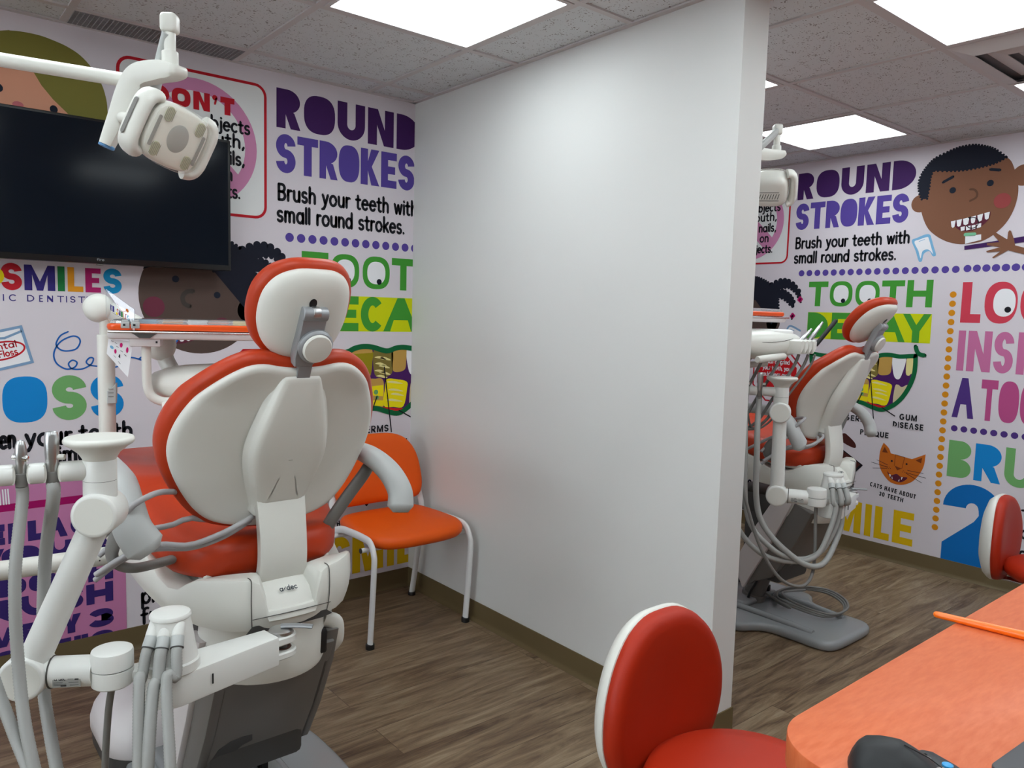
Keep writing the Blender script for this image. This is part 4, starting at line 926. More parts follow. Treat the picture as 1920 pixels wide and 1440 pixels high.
# ------------------------------------------------------------------ dental chair; its own frame: x right, y towards the foot end, z up, y = 0 at the base plate's rear edge
def build_chair(tilt=43, H0=(0, .010, 1.384)):
    t = thing('dental_chair', 'x', 'dental chair')
    # base plate
    half = [(0, 0), (.10, .001), (.155, .010), (.185, .035), (.196, .08), (.20, .20), (.212, .29), (.25, .335), (.30, .365), (.318, .42), (.318, .62), (.30, .70), (.25, .74), (.20, .80), (.185, 1.0), (.16, 1.08), (.10, 1.11), (0, 1.115)]
    full = half + [(-x, y) for x, y in reversed(half) if x > 1e-6]
    C = catmull([(x, y, 0) for x, y in full], 5, True); o = [(p.x, p.y) for p in resample(C, 150)]
    bm = NB(); pillow(bm, o, [(.012, .001), (.004, .004), (0, .012), (0, .026), (.004, .035), (.012, .041), (.022, .043)], lambda x, y, h: V((x, y, h)))
    obj('base_plate', bm, M_PLATE, t, ang=50)
    bm = NB()
    for s in (-1, 1):
        path = catmull([(s * .135, .12, .040), (s * .138, .20, .046), (s * .142, .34, .050), (s * .145, .60, .050), (s * .14, .9, .044)], 8)
        tube(bm, path, (.016, .014), 12)
    box(bm, -.14, .14, .46, .95, .04, .075, .015)
    obj('base_ridge', bm, M_PLATE, t, ang=50)
    # lift column and lift arm
    bm = NB(); rod(bm, (0, .50, .07), (0, .42, .33), .047, 28, .004); rod(bm, (0, .505, .05), (0, .497, .085), .056, 28, .004); obj('lift_cylinder', bm, M_COVER, t)
    bm = NB()
    for k in range(9): box(bm, .075, .095, .47 + .022 * k, .485 + .022 * k, .075, .105, .003)
    tube(bm, catmull([(-.07, .49, .06), (-.078, .47, .11), (-.066, .45, .16), (-.08, .42, .24)], 6), .006, 8)
    obj('lift_linkage', bm, M_BLACK, t)
    # arm body: side profile (y, z) extruded across x
    rear = [(.150, .585), (.185, .50), (.255, .36), (.325, .235), (.345, .205)]
    front = [(.405, .195), (.455, .155), (.50, .20), (.55, .30), (.42, .50), (.35, .60)]
    def side(bm, prof, x0, x1, bev):
        pillow(bm, prof, [(bev, x0), (bev * .3, x0 + bev * .3), (0, x0 + bev), (0, x1 - bev), (bev * .3, x1 - bev * .3), (bev, x1)], lambda y, z, h: V((h, y, z)))
    # grey rear cover: U channel with a raised lip and an arched cut-out at the foot
    bm = NB()
    side(bm, [(.150, .560), (.178, .50), (.250, .355), (.325, .232), (.345, .240), (.275, .37), (.21, .50), (.18, .575)], -.132, .138, .006)
    side(bm, [(.150, .59), (.178, .50), (.250, .355), (.325, .232), (.40, .195), (.45, .165), (.345, .38), (.235, .605)], .118, .150, .006)
    side(bm, [(.150, .565), (.178, .50), (.250, .355), (.325, .232), (.40, .195), (.45, .165), (.345, .38), (.235, .595)], -.150, -.118, .006)
    obj('rear_cover', bm, M_COVER, t, ang=35)
    bm = NB(); pillow(bm, [(-.115, 0), (-.115, .04), (-.105, .075), (-.08, .095), (-.05, .10), (-.025, .095), (-.02, .07), (-.045, .06), (-.07, .03), (-.075, 0)], [(0, -.001), (0, .0015)],
        lambda x, s, h: V((x, .3245 - s * .515 - h * .857, .2325 + s * .857 - h * .515))); obj('cover_recess', bm, M_DGREY, t, ang=30)
    for s in (-1, 1):
        bm = NB(); a, b = sorted((s * .140, s * .166))
        side(bm, [(.232, .602), (.345, .36), (.458, .150), (.485, .19), (.50, .285), (.42, .44), (.325, .598)], a, b, .006)
        obj('side_cover', bm, M_OFFW, t, ang=35)
    bm = NB(); box(bm, -.13, .13, .26, .60, .50, .60, .02); box(bm, -.125, .125, .30, .50, .20, .52, .02); obj('lift_frame', bm, M_DGREY, t)
    # upper casting
    bm = NB(); lathe(bm, [(.10, .505), (.142, .512), (.150, .53), (.152, .60), (.146, .655), (.12, .662)], (0, .262, 0), seg=48); obj('swivel_housing', bm, M_SHELL, t, ang=50)
    bm = NB(); box(bm, .05, .118, .148, .20, .535, .60, .008); obj('cable_guide', bm, M_BLACK, t)
    bm = NB(); tube(bm, catmull([(.118, .17, .615), (.146, .165, .60), (.155, .178, .55), (.150, .20, .52)], 6), (.012, .020), 12); obj('corner_guard', bm, M_SHELL, t)
    # seat pan / pump cover, wraps the rear of the seat
    S = [(0.0, .084, .700, .752), (.030, .085, .700, .752), (.056, .087, .701, .752), (.064, .088, .735, .768), (.074, .090, .766, .774), (.092, .094, .776, .776), (.13, .108, .780, .776), (.165, .135, .781, .773), (.192, .175, .775, .765), (.205, .210, .758, .752),
         (.212, .245, .738, .738), (.222, .285, .733, .735), (.232, .335, .748, .745), (.240, .40, .785, .77), (.246, .48, .812, .79), (.250, .60, .83, .80), (.25, .80, .84, .81), (.24, 1.0, .84, .81), (.20, 1.10, .84, .81), (.12, 1.13, .84, .81), (0, 1.135, .84, .81)]
    full = S + [(-a, b, c, d) for a, b, c, d in reversed(S[1:-1])]
    n = len(full); cen = V((0, .45))
    def ring(off, zf):
        out = []
        for i, (x, y, zt, zi) in enumerate(full):
            p = V((x, y)); a = full[i - 1]; b = full[(i + 1) % n]
            tt = V((b[0] - a[0], b[1] - a[1])).normalized(); nn = V((-tt.y, tt.x))
            q = p + nn * off; out.append(V((q.x, q.y, zf(x, y, zt, zi))))
        return out
    zb = lambda x, y: .648 + .012 * min(abs(x) / .2, 1) ** 2 + .05 * max(0, min((y - .3) / .5, 1))
    bm = NB()
    loft(bm, [ring(.075, lambda x, y, a, b: zb(x, y) + .004), ring(.028, lambda x, y, a, b: zb(x, y)), ring(.013, lambda x, y, a, b: zb(x, y) + .006), ring(.004, lambda x, y, a, b: zb(x, y) + .03), ring(0, lambda x, y, a, b: zb(x, y) + .55 * (a - zb(x, y))),
              ring(.002, lambda x, y, a, b: a - .008), ring(.005, lambda x, y, a, b: a - .002), ring(.012, lambda x, y, a, b: a), ring(.030, lambda x, y, a, b: (a * .4 + b * .6)), ring(.062, lambda x, y, a, b: b), ring(.068, lambda x, y, a, b: min(b, .752) - .012)], True, True)
    obj('pump_cover', bm, M_SHELL, t, ang=42)
    # panel gaps, kick recess under the lip, logo
    bm = NB()
    for s in (-1, 1):
        tube(bm, catmull([(s * .093, .118, .7768), (s * .0925, .102, .777), (s * .0935, .0945, .769), (s * .0945, .0935, .73), (s * .093, .0955, .69), (s * .090, .101, .663)], 6), .0011, 6)
    tube(bm, [(x, .0838 + .35 * x * x + .0006, .690) for x in (-.094, -.06, -.03, 0, .03, .06, .094)], .0009, 6)
    obj('panel_gap', bm, mat('gap_shadow', (70, 68, 64), .7), t)
    bm = NB(); pillow(bm, [(-.105, -.008), (-.09, .008), (0, .0115), (.09, .008), (.105, -.004), (.08, -.008), (0, -.0085)], [(0, 0), (0, .0016)], lambda x, z, h: V((x, .0965 + .45 * x * x - h, .6605 + z))); obj('kick_recess', bm, M_DGREY, t, ang=30)
    def tray3(u, v): return V((u, .112 + v * .80, .730 + v * .72 + .0065))
    bm = NB()
    shapes(bm, hand('a', -.021, -.013, -.004, .014, .0022) + [St([(-.0105, -.001), (-.006, .004)], .0018)] + hand('dec', -.004, .021, -.004, .014, .0022), tray3, 0)
    obj('maker_mark', bm, mat('logo_navy', (40, 50, 60), .5), t, smooth=False)
    # seat cushion
    def zt(y):
        K = [(.16, .842), (.30, .842), (.45, .88), (.62, .925), (.80, .925), (1.0, .905), (1.25, .885), (1.5, .86)]
        for (a, b), (c, d) in zip(K, K[1:]):
            if y <= c: s = (y - a) / (c - a); return b + (d - b) * max(s, 0)
        return K[-1][1]
    half = [(0, .185), (.09, .188), (.145, .205), (.19, .26), (.228, .36), (.246, .50), (.238, .68), (.205, .90), (.178, 1.15), (.155, 1.33), (.11, 1.40), (0, 1.415)]
    full = half + [(-x, y) for x, y in reversed(half) if x > 1e-6]
    C = catmull([(x, y, 0) for x, y in full], 6, True); o = [(p.x, p.y) for p in resample(C, 90)]
    def sf(x, y, h): return V((x, y, zt(y) + h))
    bm = NB(); pillow(bm, o, [(.03, -.088), (.012, -.084), (.002, -.07), (0, -.05), (0, -.028), (.006, -.010), (.022, 0), (.05, .003), ('s', .75, -.004), ('s', .45, -.006), ('s', .1, -.006)], sf)
    obj('seat', bm, M_RED, t, ang=60)
    bm = NB(); box(bm, -.155, .155, .215, .30, .742, .772, .01); box(bm, -.19, .19, .30, 1.0, .75, .80, .02); obj('seat_frame', bm, M_SHELL, t)
    # lumbar link between seat and backrest
    path = catmull([(0, .188, .965), (0, .178, .93), (0, .170, .89), (0, .163, .84), (0, .163, .795), (0, .176, .757), (0, .205, .728)], 6)
    rings = []
    for i, p in enumerate(path):
        T = (path[min(i + 1, len(path) - 1)] - path[max(i - 1, 0)]).normalized(); nr = V((0, T.z, -T.y)); q = i / (len(path) - 1)
        hw = .060 + .004 * math.sin(q * PI) * -1; th = .030
        rings.append([p + V((x * hw, 0, 0)) + nr * (d * th) for x, d in ((-.80, 0), (-.95, .07), (-1, .22), (-1, .9), (-.9, 1), (.9, 1), (1, .9), (1, .22), (.95, .07), (.80, 0))])
    bm = NB(); loft(bm, rings)
    obj('lumbar_link', bm, M_SHELL, t, ang=45)
    # backrest: measured on its rear rim plane
    dn = V((0, .4176, -.9087)); up_ = V((0, .9087, .4176)); B0 = V((0, .032, 1.264))
    hb = [(0, .0125), (.045, .0095), (.085, .003), (.118, .009), (.150, .030), (.180, .062), (.206, .102), (.226, .145), (.239, .19), (.243, .23), (.239, .265), (.226, .305), (.206, .345), (.180, .383), (.150, .410), (.115, .424), (.06, .433), (0, .436)]
    C = catmull([(x, y, 0) for x, y in hb + [(-x, y) for x, y in reversed(hb) if x > 1e-6]], 6, True)
    C = [p for p in C]; ob = [(p.x, p.y) for p in resample(C, 120)]
    def bk(x, s, h):
        f = .060 * (abs(x) / .243) ** 2 * (1 - .25 * max(0, (s - .3) / .15)) * min(1, .35 + s / .15)
        return B0 + dn * s + V((x, 0, 0)) + up_ * f - up_ * h
    bm = NB(); pillow(bm, ob, [(.004, -.008), (0, -.004), (0, .001), (.003, .006), (.008, .0088), (.016, .0095), (.03, .007), ('s', .78, .003), ('s', .5, .001), ('s', .2, .001)], bk)
    obj('back_shell', bm, M_SHELL, t, ang=60)
    bm = NB(); pillow(bm, ob, [(.012, -.004), (-.008, -.006), (-.016, -.014), (-.019, -.026), (-.017, -.040), (-.008, -.052), (.012, -.058), ('s', .75, -.050), ('s', .45, -.044), ('s', .12, -.043)], bk)
    obj('back_cushion', bm, M_RED, t, ang=60)
    hs = [(0, .024), (.036, .025), (.046, .034), (.060, .078), (.076, .135), (.087, .185), (.090, .22), (.086, .258), (.076, .300), (.065, .342), (.060, .372), (.060, .392), (0, .393)]
    C = catmull([(x, y, 0) for x, y in hs + [(-x, y) for x, y in reversed(hs) if x > 1e-6]], 5, True); os_ = [(p.x, p.y) for p in resample(C, 96)]
    def sp(x, s, h):
        g = .32 + .68 * math.sin(min(1, max(0, (s + .02) / .26)) * PI / 2)
        return B0 + dn * s + V((x, 0, 0)) - up_ * (h * g)
    bm = NB(); pillow(bm, os_, [(-.009, -.004), (-.001, .003), (.001, .010), (.004, .022), (.009, .028), (.018, .031), ('s', .75, .032), ('s', .4, .032), ('s', .1, .032)], sp)
    obj('spine_cover', bm, M_SHELL, t, ang=70)
    # headrest
    ta = math.radians(tilt); hu = V((0, -math.sin(ta), math.cos(ta))); hr = V((0, -math.cos(ta), -math.sin(ta))); H0 = V(H0)
    hh = [(0, .108), (.042, .104), (.076, .084), (.096, .050), (.102, .008), (.098, -.034), (.082, -.072), (.054, -.098), (.02, -.107), (0, -.108)]
    oh = mirror(hh)
    def hd(x, a, h): return H0 + hu * a + V((x, 0, 0)) + hr * (h - .022 * (x / .1) ** 2)
    bm = NB(); pillow(bm, oh, [(.004, -.006), (0, -.002), (.001, .004), (.006, .011), (.016, .017), ('s', .8, .022), ('s', .5, .025), ('s', .15, .026)], hd); obj('headrest_shell', bm, M_SHELL, t, ang=60)
    bm = NB(); pillow(bm, oh, [(.008, -.001), (-.008, -.004), (-.013, -.014), (-.014, -.026), (-.008, -.038), (.006, -.046), (.022, -.050), ('s', .7, -.050), ('s', .4, -.047), ('s', .12, -.046)], hd); obj('headrest_cushion', bm, M_RED, t, ang=60)
    a0, a1 = V((0, -.022, 1.378)), V((0, .030, 1.262)); ax = (a1 - a0).normalized(); nr = V((0, ax.z, -ax.y)); L = (a1 - a0).length
    def br(x, s, h): return a0 + ax * s + V((x, 0, 0)) + nr * h
    bm = NB(); pillow(bm, [(-.029, -.004), (.027, -.004), (.027, .045), (.026, L - .035), (.022, L - .012), (.012, L), (-.026, L), (-.031, L - .02)], [(.003, -.014), (0, -.011), (0, .009), (.003, .012)], br)
    rod(bm, (-.029, -.022, 1.372), (.027, -.022, 1.372), .0155, 20, .002)
    obj('headrest_bracket', bm, M_GREY, t, ang=40)
    bm = NB(); rod(bm, (-.0085, -.0238, 1.3735), (.0085, -.0238, 1.3735), .0150, 20, .0008); obj('hinge_barrel', bm, M_STEEL, t)
    kc = a0 + ax * .076 + V((.010, 0, 0))
    bm = NB(); lathe(bm, [(.024, -.010), (.037, -.009), (.039, -.004), (.039, .006), (.035, .011), (.0335, .012)], kc + nr * .012, nr, seg=36); obj('headrest_knob', bm, M_GREY, t)
    bm = NB(); lathe(bm, [(.0325, .0105), (.0325, .016), (.030, .019), (.017, .0205), (.003, .021)], kc + nr * .012, nr, seg=36); obj('knob_cap', bm, M_SHELL, t)
    bm = NB(); pillow(bm, rrect(-.0155, .0155, -.02, .05, .002), [(.001, -.006), (0, -.005), (0, .005), (.001, .006)], lambda x, s, h: V((x, .034, 1.245)) + V((0, -.40, .9165)) * s + V((0, .9165, .40)) * h); obj('headrest_post', bm, M_GREY, t)
    bm = NB(); pillow(bm, circ(0, .047, .0085, .011, 20), [(0, 0), (0, .0008)], lambda x, a, h: H0 + hu * (a - .006) + V((x - .006, 0, 0)) + hr * (.0255 + h)); obj('headrest_slot', bm, M_BLACK, t)
    # armrests
    for s in (-1, 1):
        o_, i_ = (.014, -.016) if s < 0 else (-.034, 0)
        path = catmull([(s * .300, .50, 1.004), (s * (.302 + o_ * .5), .40, 1.006), (s * (.306 + o_), .30, 1.008), (s * (.312 + o_), .225, 1.000), (s * (.320 + o_ * .5), .178, .965), (s * .320, .152, .918), (s * (.316 + i_), .140, .880)], 7)
        rad = lambda q: (.036 * (1 - .25 * (1 - min(q / .2, 1))) * (1 - .0 * q), .026)
        bm = NB(); m = len(path)
        P = [path[0] - (path[1] - path[0]).normalized() * .018] + path + [path[-1] + (path[-1] - path[-2]).normalized() * .016]
        rr_ = [(.015, .010)] + [((.028 + .013 * (i / m)), .019 + .009 * (i / m)) for i in range(m)] + [(.024, .016)]
        R = tube(bm, P, rr_, 18)
        obj('armrest_pad', bm, M_LGREY, t, ang=75)
        bm = NB()
        if s < 0: P = [(-.318, .185, .945), (-.330, .235, .89), (-.338, .262, .845), (-.328, .262, .815), (-.29, .258, .800), (-.20, .30, .792)]
        else: P = [(.292, .250, .985), (.262, .236, .955), (.215, .232, .905), (.172, .235, .850), (.15, .25, .80)]
        path = catmull(P, 7)
        tube(bm, path, (.011, .021), 12); obj('armrest_arm', bm, M_MGREY, t, ang=60)
    # floor service box between the feet of the arm
    o = [(p.x, p.y) for p in resample([(x, y, 0) for x, y in rrect(-.245, .02, .78, 1.17, .12, 8)], 60)]
    bm = NB(); pillow(bm, o, [(.004, .045), (0, .05), (0, .085), (.010, .118), (.028, .145), (.055, .160), (.085, .167), ('s', .6, .170), ('s', .2, .171)], lambda x, y, h: V((x, y, h))); obj('service_box', bm, M_OFFW, t, ang=60)
    bm = NB(); pillow(bm, o, [(.006, .0), (.003, .05)], lambda x, y, h: V((x, y, h))); obj('service_box_base', bm, M_DGREY, t, ang=40)
    # foot control cable coiled on the rear of the plate
    return t

chair = build_chair(27, (0, .014, 1.369))
chair.location = (.71, 1.54, 0)
tag(chair, 'white and red-orange dental chair seen from behind, left of the partition', 'dental chair', 'matching dental chairs')
chair2 = build_chair(43); chair2.location = (3.21, 1.505, 0)
tag(chair2, 'white and red-orange dental chair seen side-on in the far bay, right of the partition', 'dental chair', 'matching dental chairs')
# ------------------------------------------------------------------ instrument arm (assistant's side): post with hoses, elbow links, dish and holder bar
def turnz(v, a): c, s = math.cos(a), math.sin(a); return V((v[0] * c - v[1] * s, v[0] * s + v[1] * c, v[2]))
def instrument_arm(label, origin, ulink, tilt, bar, spots):
    """frame of the chair; ulink: plan direction of the lower link, tilt: lean of the upright, bar: plan direction of the holder bar"""
    t = thing('instrument_stand', label, 'dental instrument stand', origin)
    P0, PP = V((-.046, .036, 0)), V((-.292, -.006, 0))           # pivot, hose post
    a = (PP - P0).normalized(); b = V((-a.y, a.x, 0))
    f = lambda s, q, z: P0 + a * s + b * q + V((0, 0, z))
    Lb = (PP - P0).length
    bm = NB()   # sleeve of the arm
    o = [(.028, -.030), (.028, .030)] + [(Lb + .050 * math.sin(k / 12 * PI), .050 * math.cos(k / 12 * PI)) for k in range(13)]
    pillow(bm, o, [(.004, .610), (.001, .612), (0, .617), (0, .668), (.0015, .673), (.006, .6745)], f)
    obj('arm_sleeve', bm, M_WHITE, t, ang=40)
    bm = NB(); tube(bm, [f(Lb - .062, -.0465, z) for z in (.626, .645, .662)] if f(0, -1, 0).y < f(0, 1, 0).y else [f(Lb - .062, .0465, z) for z in (.634, .645, .654)], .0016, 8); obj('arm_slot', bm, M_BLACK, t)
    for z0, z1, nm in ((.650, .668, 'upper_tongue'), (.618, .634, 'lower_tongue')):
        bm = NB(); o = [(.06, -.027), (.06, .027)] + [(-.0 - .029 * math.sin(k / 14 * PI), .029 * math.cos(k / 14 * PI)) for k in range(15)]
        pillow(bm, o, [(.003, z0), (0, z0 + .003), (0, z1 - .003), (.003, z1)], f); obj(nm, bm, M_WHITE, t, ang=40)
    bm = NB(); lathe(bm, [(.004, .6335), (.017, .6340), (.019, .6362), (.016, .6366), (.013, .6345)], f(0, 0, 0), seg=28, cap0=True); obj('pivot_bush', bm, mat('bronze_bush', (84, 52, 42), .5), t)
    bm = NB(); rod(bm, f(0, 0, .61), f(0, 0, .66), .010, 16); obj('pivot_pin', bm, M_MGREY, t)
    bm = NB(); lathe(bm, [(.026, .668), (.027, .670), (.0265, .676), (.022, .679), (.014, .681), (.003, .6815)], f(.004, 0, 0), seg=32); obj('brake_disc', bm, M_STEEL, t)
    bm = NB(); P = [f(.004, .0, .684), f(-.012, .014, .684), f(-.034, .034, .6825), f(-.046, .046, .681)]; tube(bm, catmull(P, 5), (.0095, .0042), 14); obj('brake_lever', bm, M_GREY, t)
    # hose post
    bm = NB(); lathe(bm, [(.051, .672), (.0535, .675), (.0535, .692), (.051, .695)], PP, seg=40); obj('post_ring', bm, M_WHITE, t)
    bm = NB(); lathe(bm, [(.050, .694), (.047, .71), (.0400, .755), (.0370, .770), (.0365, .776)], PP, seg=40)
    hd = V((-.55, -.83, 0)).normalized(); hs = V((hd.y, -hd.x, 0))
    cols = []
    for k in (-1, 0, 1):
        c = PP + hd * (.030 - .004 * abs(k)) + hs * (k * .0225) + V((0, 0, .758)); dd = (hd * .62 + V((0, 0, -.78)) + hs * k * .12).normalized(); cols.append((c, dd))
        rod(bm, c - dd * .016, c + dd * .012, .0125, 18, .003)
    obj('hose_post', bm, M_WHITE, t, ang=45)
    bm = NB(); lathe(bm, [(.036, .776), (.0382, .778), (.0382, .782), (.036, .7855), (.026, .788), (.012, .789), (.002, .7893)], PP, seg=40); obj('post_cap', bm, M_WHITE, t)
    for c, dd in cols:
        bm = NB(); rod(bm, c + dd * .010, c + dd * .032, .0120, 20, .0015); obj('hose_collar', bm, M_LGREY, t)
        bm = NB(); rod(bm, c + dd * .031, c + dd * .0335, .0124, 20, .0008); obj('collar_ring', bm, M_DGREY, t)
    # elbow
    E0 = V((-.394, .004, 0))
    bm = NB(); box(bm, -.07, .07, -.021, .021, .668, .690, .006, M=Matrix.Translation((PP + E0) / 2) @ Matrix.Rotation(math.atan2(*(PP - E0).yx), 4, 'Z')); obj('elbow_neck', bm, M_WHITE, t, ang=40)
    bm = NB(); lathe(bm, [(.033, .666), (.0365, .669), (.037, .674), (.037, .6985), (.0355, .699)], E0, seg=40); obj('elbow_lower', bm, M_WHITE, t)
    bm = NB(); lathe(bm, [(.034, .6992), (.034, .7008)], E0, seg=40); obj('elbow_gap', bm, mat('gap_shadow'), t)
    bm = NB(); lathe(bm, [(.0355, .701), (.037, .7015), (.037, .728), (.0355, .7335), (.030, .736), (.018, .737), (.002, .7372)], E0, seg=40); obj('elbow_cap', bm, M_WHITE, t)
    u = V((*ulink, 0)).normalized(); n = V((u.y, -u.x, 0))
    if n.dot(V((-.2, -1, 0))) < 0 and n.dot(V((-1, -.4, 0))) < 0: n = -n
    J = E0 + u * .147 + V((0, 0, .694))
    bm = NB(); rod(bm, E0 + u * .03 + V((0, 0, .694)), J - u * .03, .0285, 28); obj('lower_link', bm, M_WHITE, t)
    m_ = E0 + u * .070 + n * .0286 + V((0, 0, .688)); uu = u if u.cross(V((0, 0, 1))).dot(n) < 0 else -u
    def lab(x, y, h=0): return m_ - (u if True else uu) * x + V((0, 0, y)) + n * (h - 3.5 * 0 * x - (y + .004) ** 2 / .06)
    bm = NB(); pillow(bm, [(-.024, -.011), (-.008, -.011), (.008, -.011), (.024, -.011), (.024, -.004), (.024, .004), (.024, .010), (.008, .010), (-.008, .010), (-.024, .010), (-.024, .004), (-.024, -.004)], [(0, -.001), (0, .0006)], lab); obj('rating_plate', bm, mat('rating_silver', (168, 168, 164), .4, metal=.3), t, ang=60)
    bm = NB()
    sh = hand('a', -.021, -.0165, .002, .0085, .0012) + hand('dec', -.0130, -.0015, .002, .0085, .0012) + [St([(-.022, y), (w, y)], .0008, False) for y, w in ((-.002, -.006), (-.0045, .0), (-.007, -.008))] + [St([(.002, y), (.012, y)], .0007, False) for y in (.008, .006, .004)] + [Pg([(.014, .002), (.021, .002), (.021, .009), (.018, .006), (.014, .006)]), Pg([(-.010, -.0095), (.0, -.0095), (.0, -.0065), (-.010, -.0065)]), St([(.004, -.002), (.021, -.002)], .0008, False), St([(.006, -.007), (.021, -.007)], .0007, False)]
    shapes(bm, sh, lambda x, y: lab(x, y, .0010), 0); obj('rating_print', bm, mat('print_dark', (44, 44, 44), .6), t, smooth=False)
    bm = NB(); rod(bm, J - n * .033, J + n * .033, .0415, 44, .006); obj('lower_joint', bm, M_WHITE, t)
    bm = NB(); rod(bm, J - u * .0 + n * .0331, J + n * .0334, .0345, 40); obj('joint_face', bm, M_SHELL, t)
    bm = NB(); rod(bm, J - u * .0440, J - u * .0415, .0300, 32); obj('joint_seal', bm, mat('gap_shadow'), t)
    up = (V((0, 0, 1)) * math.cos(tilt) - u * math.sin(tilt)).normalized()
    K = J + up * .332
    bm = NB(); tube(bm, [J + up * .02, J + up * .1, K - up * .1, K - up * .02], [.0275, .0270, .0262, .0258], 26); obj('upright', bm, M_WHITE, t)
    bm = NB(); rod(bm, K - n * .032, K + n * .036, .0405, 44, .006); obj('upper_joint', bm, M_WHITE, t)
    bm = NB(); rod(bm, K + n * .0361, K + n * .0364, .0335, 40); obj('joint_face', bm, M_SHELL, t)
    bm = NB(); lathe(bm, [(.0285, .02), (.0285, .0600)], K, seg=32); obj('column_lower', bm, M_WHITE, t)
    bm = NB(); lathe(bm, [(.0280, .0600), (.0280, .0608)], K, seg=32); obj('column_seam', bm, mat('gap_shadow'), t)
    bm = NB(); lathe(bm, [(.0285, .0608), (.0285, .098), (.0282, .0985)], K, seg=32); obj('column_upper', bm, M_WHITE, t)
    bm = NB(); lathe(bm, [(.0275, .0986), (.0290, .102), (.035, .112), (.048, .123), (.056, .128), (.0590, .132), (.0592, .136), (.057, .140), (.050, .141), (.02, .1405), (.002, .1404)], K, seg=48); obj('dish', bm, M_SHELL, t, ang=60)
    bd = V((*bar, 0)).normalized(); zb = .080; B0 = K + V((0, 0, zb)) + bd * .022
    Lbar = .42; cuts = [0] + [q for s in spots for q in (s - .011, s + .011)] + [Lbar]
    for i in range(0, len(cuts), 2):
        if cuts[i + 1] - cuts[i] > .003:
            bm = NB(); rod(bm, B0 + bd * cuts[i], B0 + bd * cuts[i + 1], .0185, 28, .002); obj('holder_bar', bm, M_WHITE, t)
    side = V((-bd.y, bd.x, 0))
    if side.dot(V((0, 1, 0))) < 0: side = -side
    for s in spots:
        bm = NB(); c = B0 + bd * s; tube(bm, catmull([c + bd * .012 - side * .012, c + bd * .012 + side * .004, c + side * .0135, c - bd * .012 + side * .004, c - bd * .012 - side * .012], 5), (.004, .0165), 12); obj('holder_cradle', bm, M_SHELL, t, ang=60)
    O = V(origin)
    return t, [(O + c + dd * .033, dd) for c, dd in cols], [O + B0 + bd * s for s in spots], n, bd, O

def suction(kind, label, top, n, path, group):
    """metal handpiece resting in the holder with its ribbed hose"""
    t = thing('suction_handpiece', label, 'suction handpiece', top, 0, group)
    fr = n; sd = V((-n.y, n.x, 0))
    if kind == 'wide':
        bm = NB(); lathe(bm, [(.0095, -.018), (.0100, -.006), (.0116, .014), (.0122, .032), (.0112, .046), (.0098, .053), (.0094, .0535), (.0086, .0505), (.002, .050)], (0, 0, 0), seg=28); obj('body', bm, M_STEEL, t, ang=50)
        bm = NB(); rod(bm, (0, 0, .008), sd * .0215 + V((0, 0, .008)), .0052, 16, .001); obj('valve_button', bm, M_SHELL, t)
        hr = .0117
    else:
        bm = NB(); lathe(bm, [(.0072, -.018), (.0078, -.004), (.0096, .008), (.0100, .020), (.0080, .033), (.0060, .039), (.0050, .040), (.002, .0385)], (0, 0, 0), seg=24); obj('body', bm, M_STEEL, t, ang=50)
        bm = NB(); rod(bm, -sd * .012 + n * .003 + V((0, 0, .012)), sd * .013 + n * .003 + V((0, 0, .008)), .0058, 16, .001); obj('valve_lever', bm, M_CHROME, t)
        hr = .0105
    bm = NB(); rod(bm, (0, 0, -.042), (0, 0, -.018), hr * .93, 20, .001); obj('hose_cuff', bm, M_MGREY, t)
    P = [(0, 0, -.041), (0, 0, -.07)] + [V(p) - V(top) for p in path]
    hose(P, hr, 'hose', M_HOSE, t)
    return t

# left bay
armL, colL, spL, nL, bdL, OL = instrument_arm('white jointed instrument stand with a dish-topped post, in the left foreground', (.71, 1.54, 0), (-.86, .51), math.radians(23.5), (-.985, .17), [.053, .100, .147])
def loop(O, pts, col, dd): return [O + V(p) for p in pts] + [col + dd * .035 + V((0, 0, -.02)), col + dd * .012, col]
suction('wide', 'wide-bore metal suction handpiece nearest the dish post, its grey hose hanging', spL[0] + V((0, 0, .02)), nL,
        loop(OL, [(-.486, .10, .886), (-.490, .128, .68), (-.489, .09, .58), (-.470, .0, .42), (-.42, -.10, .30), (-.38, -.14, .34), (-.368, -.128, .54), (-.345, -.080, .665)], *colL[1]), 'suction handpieces on the instrument stand')
suction('slim', 'slim metal suction handpiece with a round lever, second from the dish post', spL[1] + V((0, 0, .02)), nL,
        loop(OL, [(-.545, .0, .90), (-.545, -.015, .74), (-.538, -.06, .62), (-.51, -.13, .46), (-.45, -.19, .32), (-.40, -.18, .36), (-.382, -.122, .54), (-.364, -.064, .684)], *colL[2]), 'suction handpieces on the instrument stand')
suction('slim', 'metal suction handpiece cut by the left edge of the picture', spL[2] + V((0, 0, .02)), nL,
        loop(OL, [(-.590, .05, .90), (-.585, .035, .76), (-.560, -.02, .65), (-.53, -.09, .55), (-.48, -.16, .40), (-.40, -.18, .30), (-.345, -.175, .40), (-.336, -.155, .54), (-.322, -.085, .685)], *colL[0]), 'suction handpieces on the instrument stand')
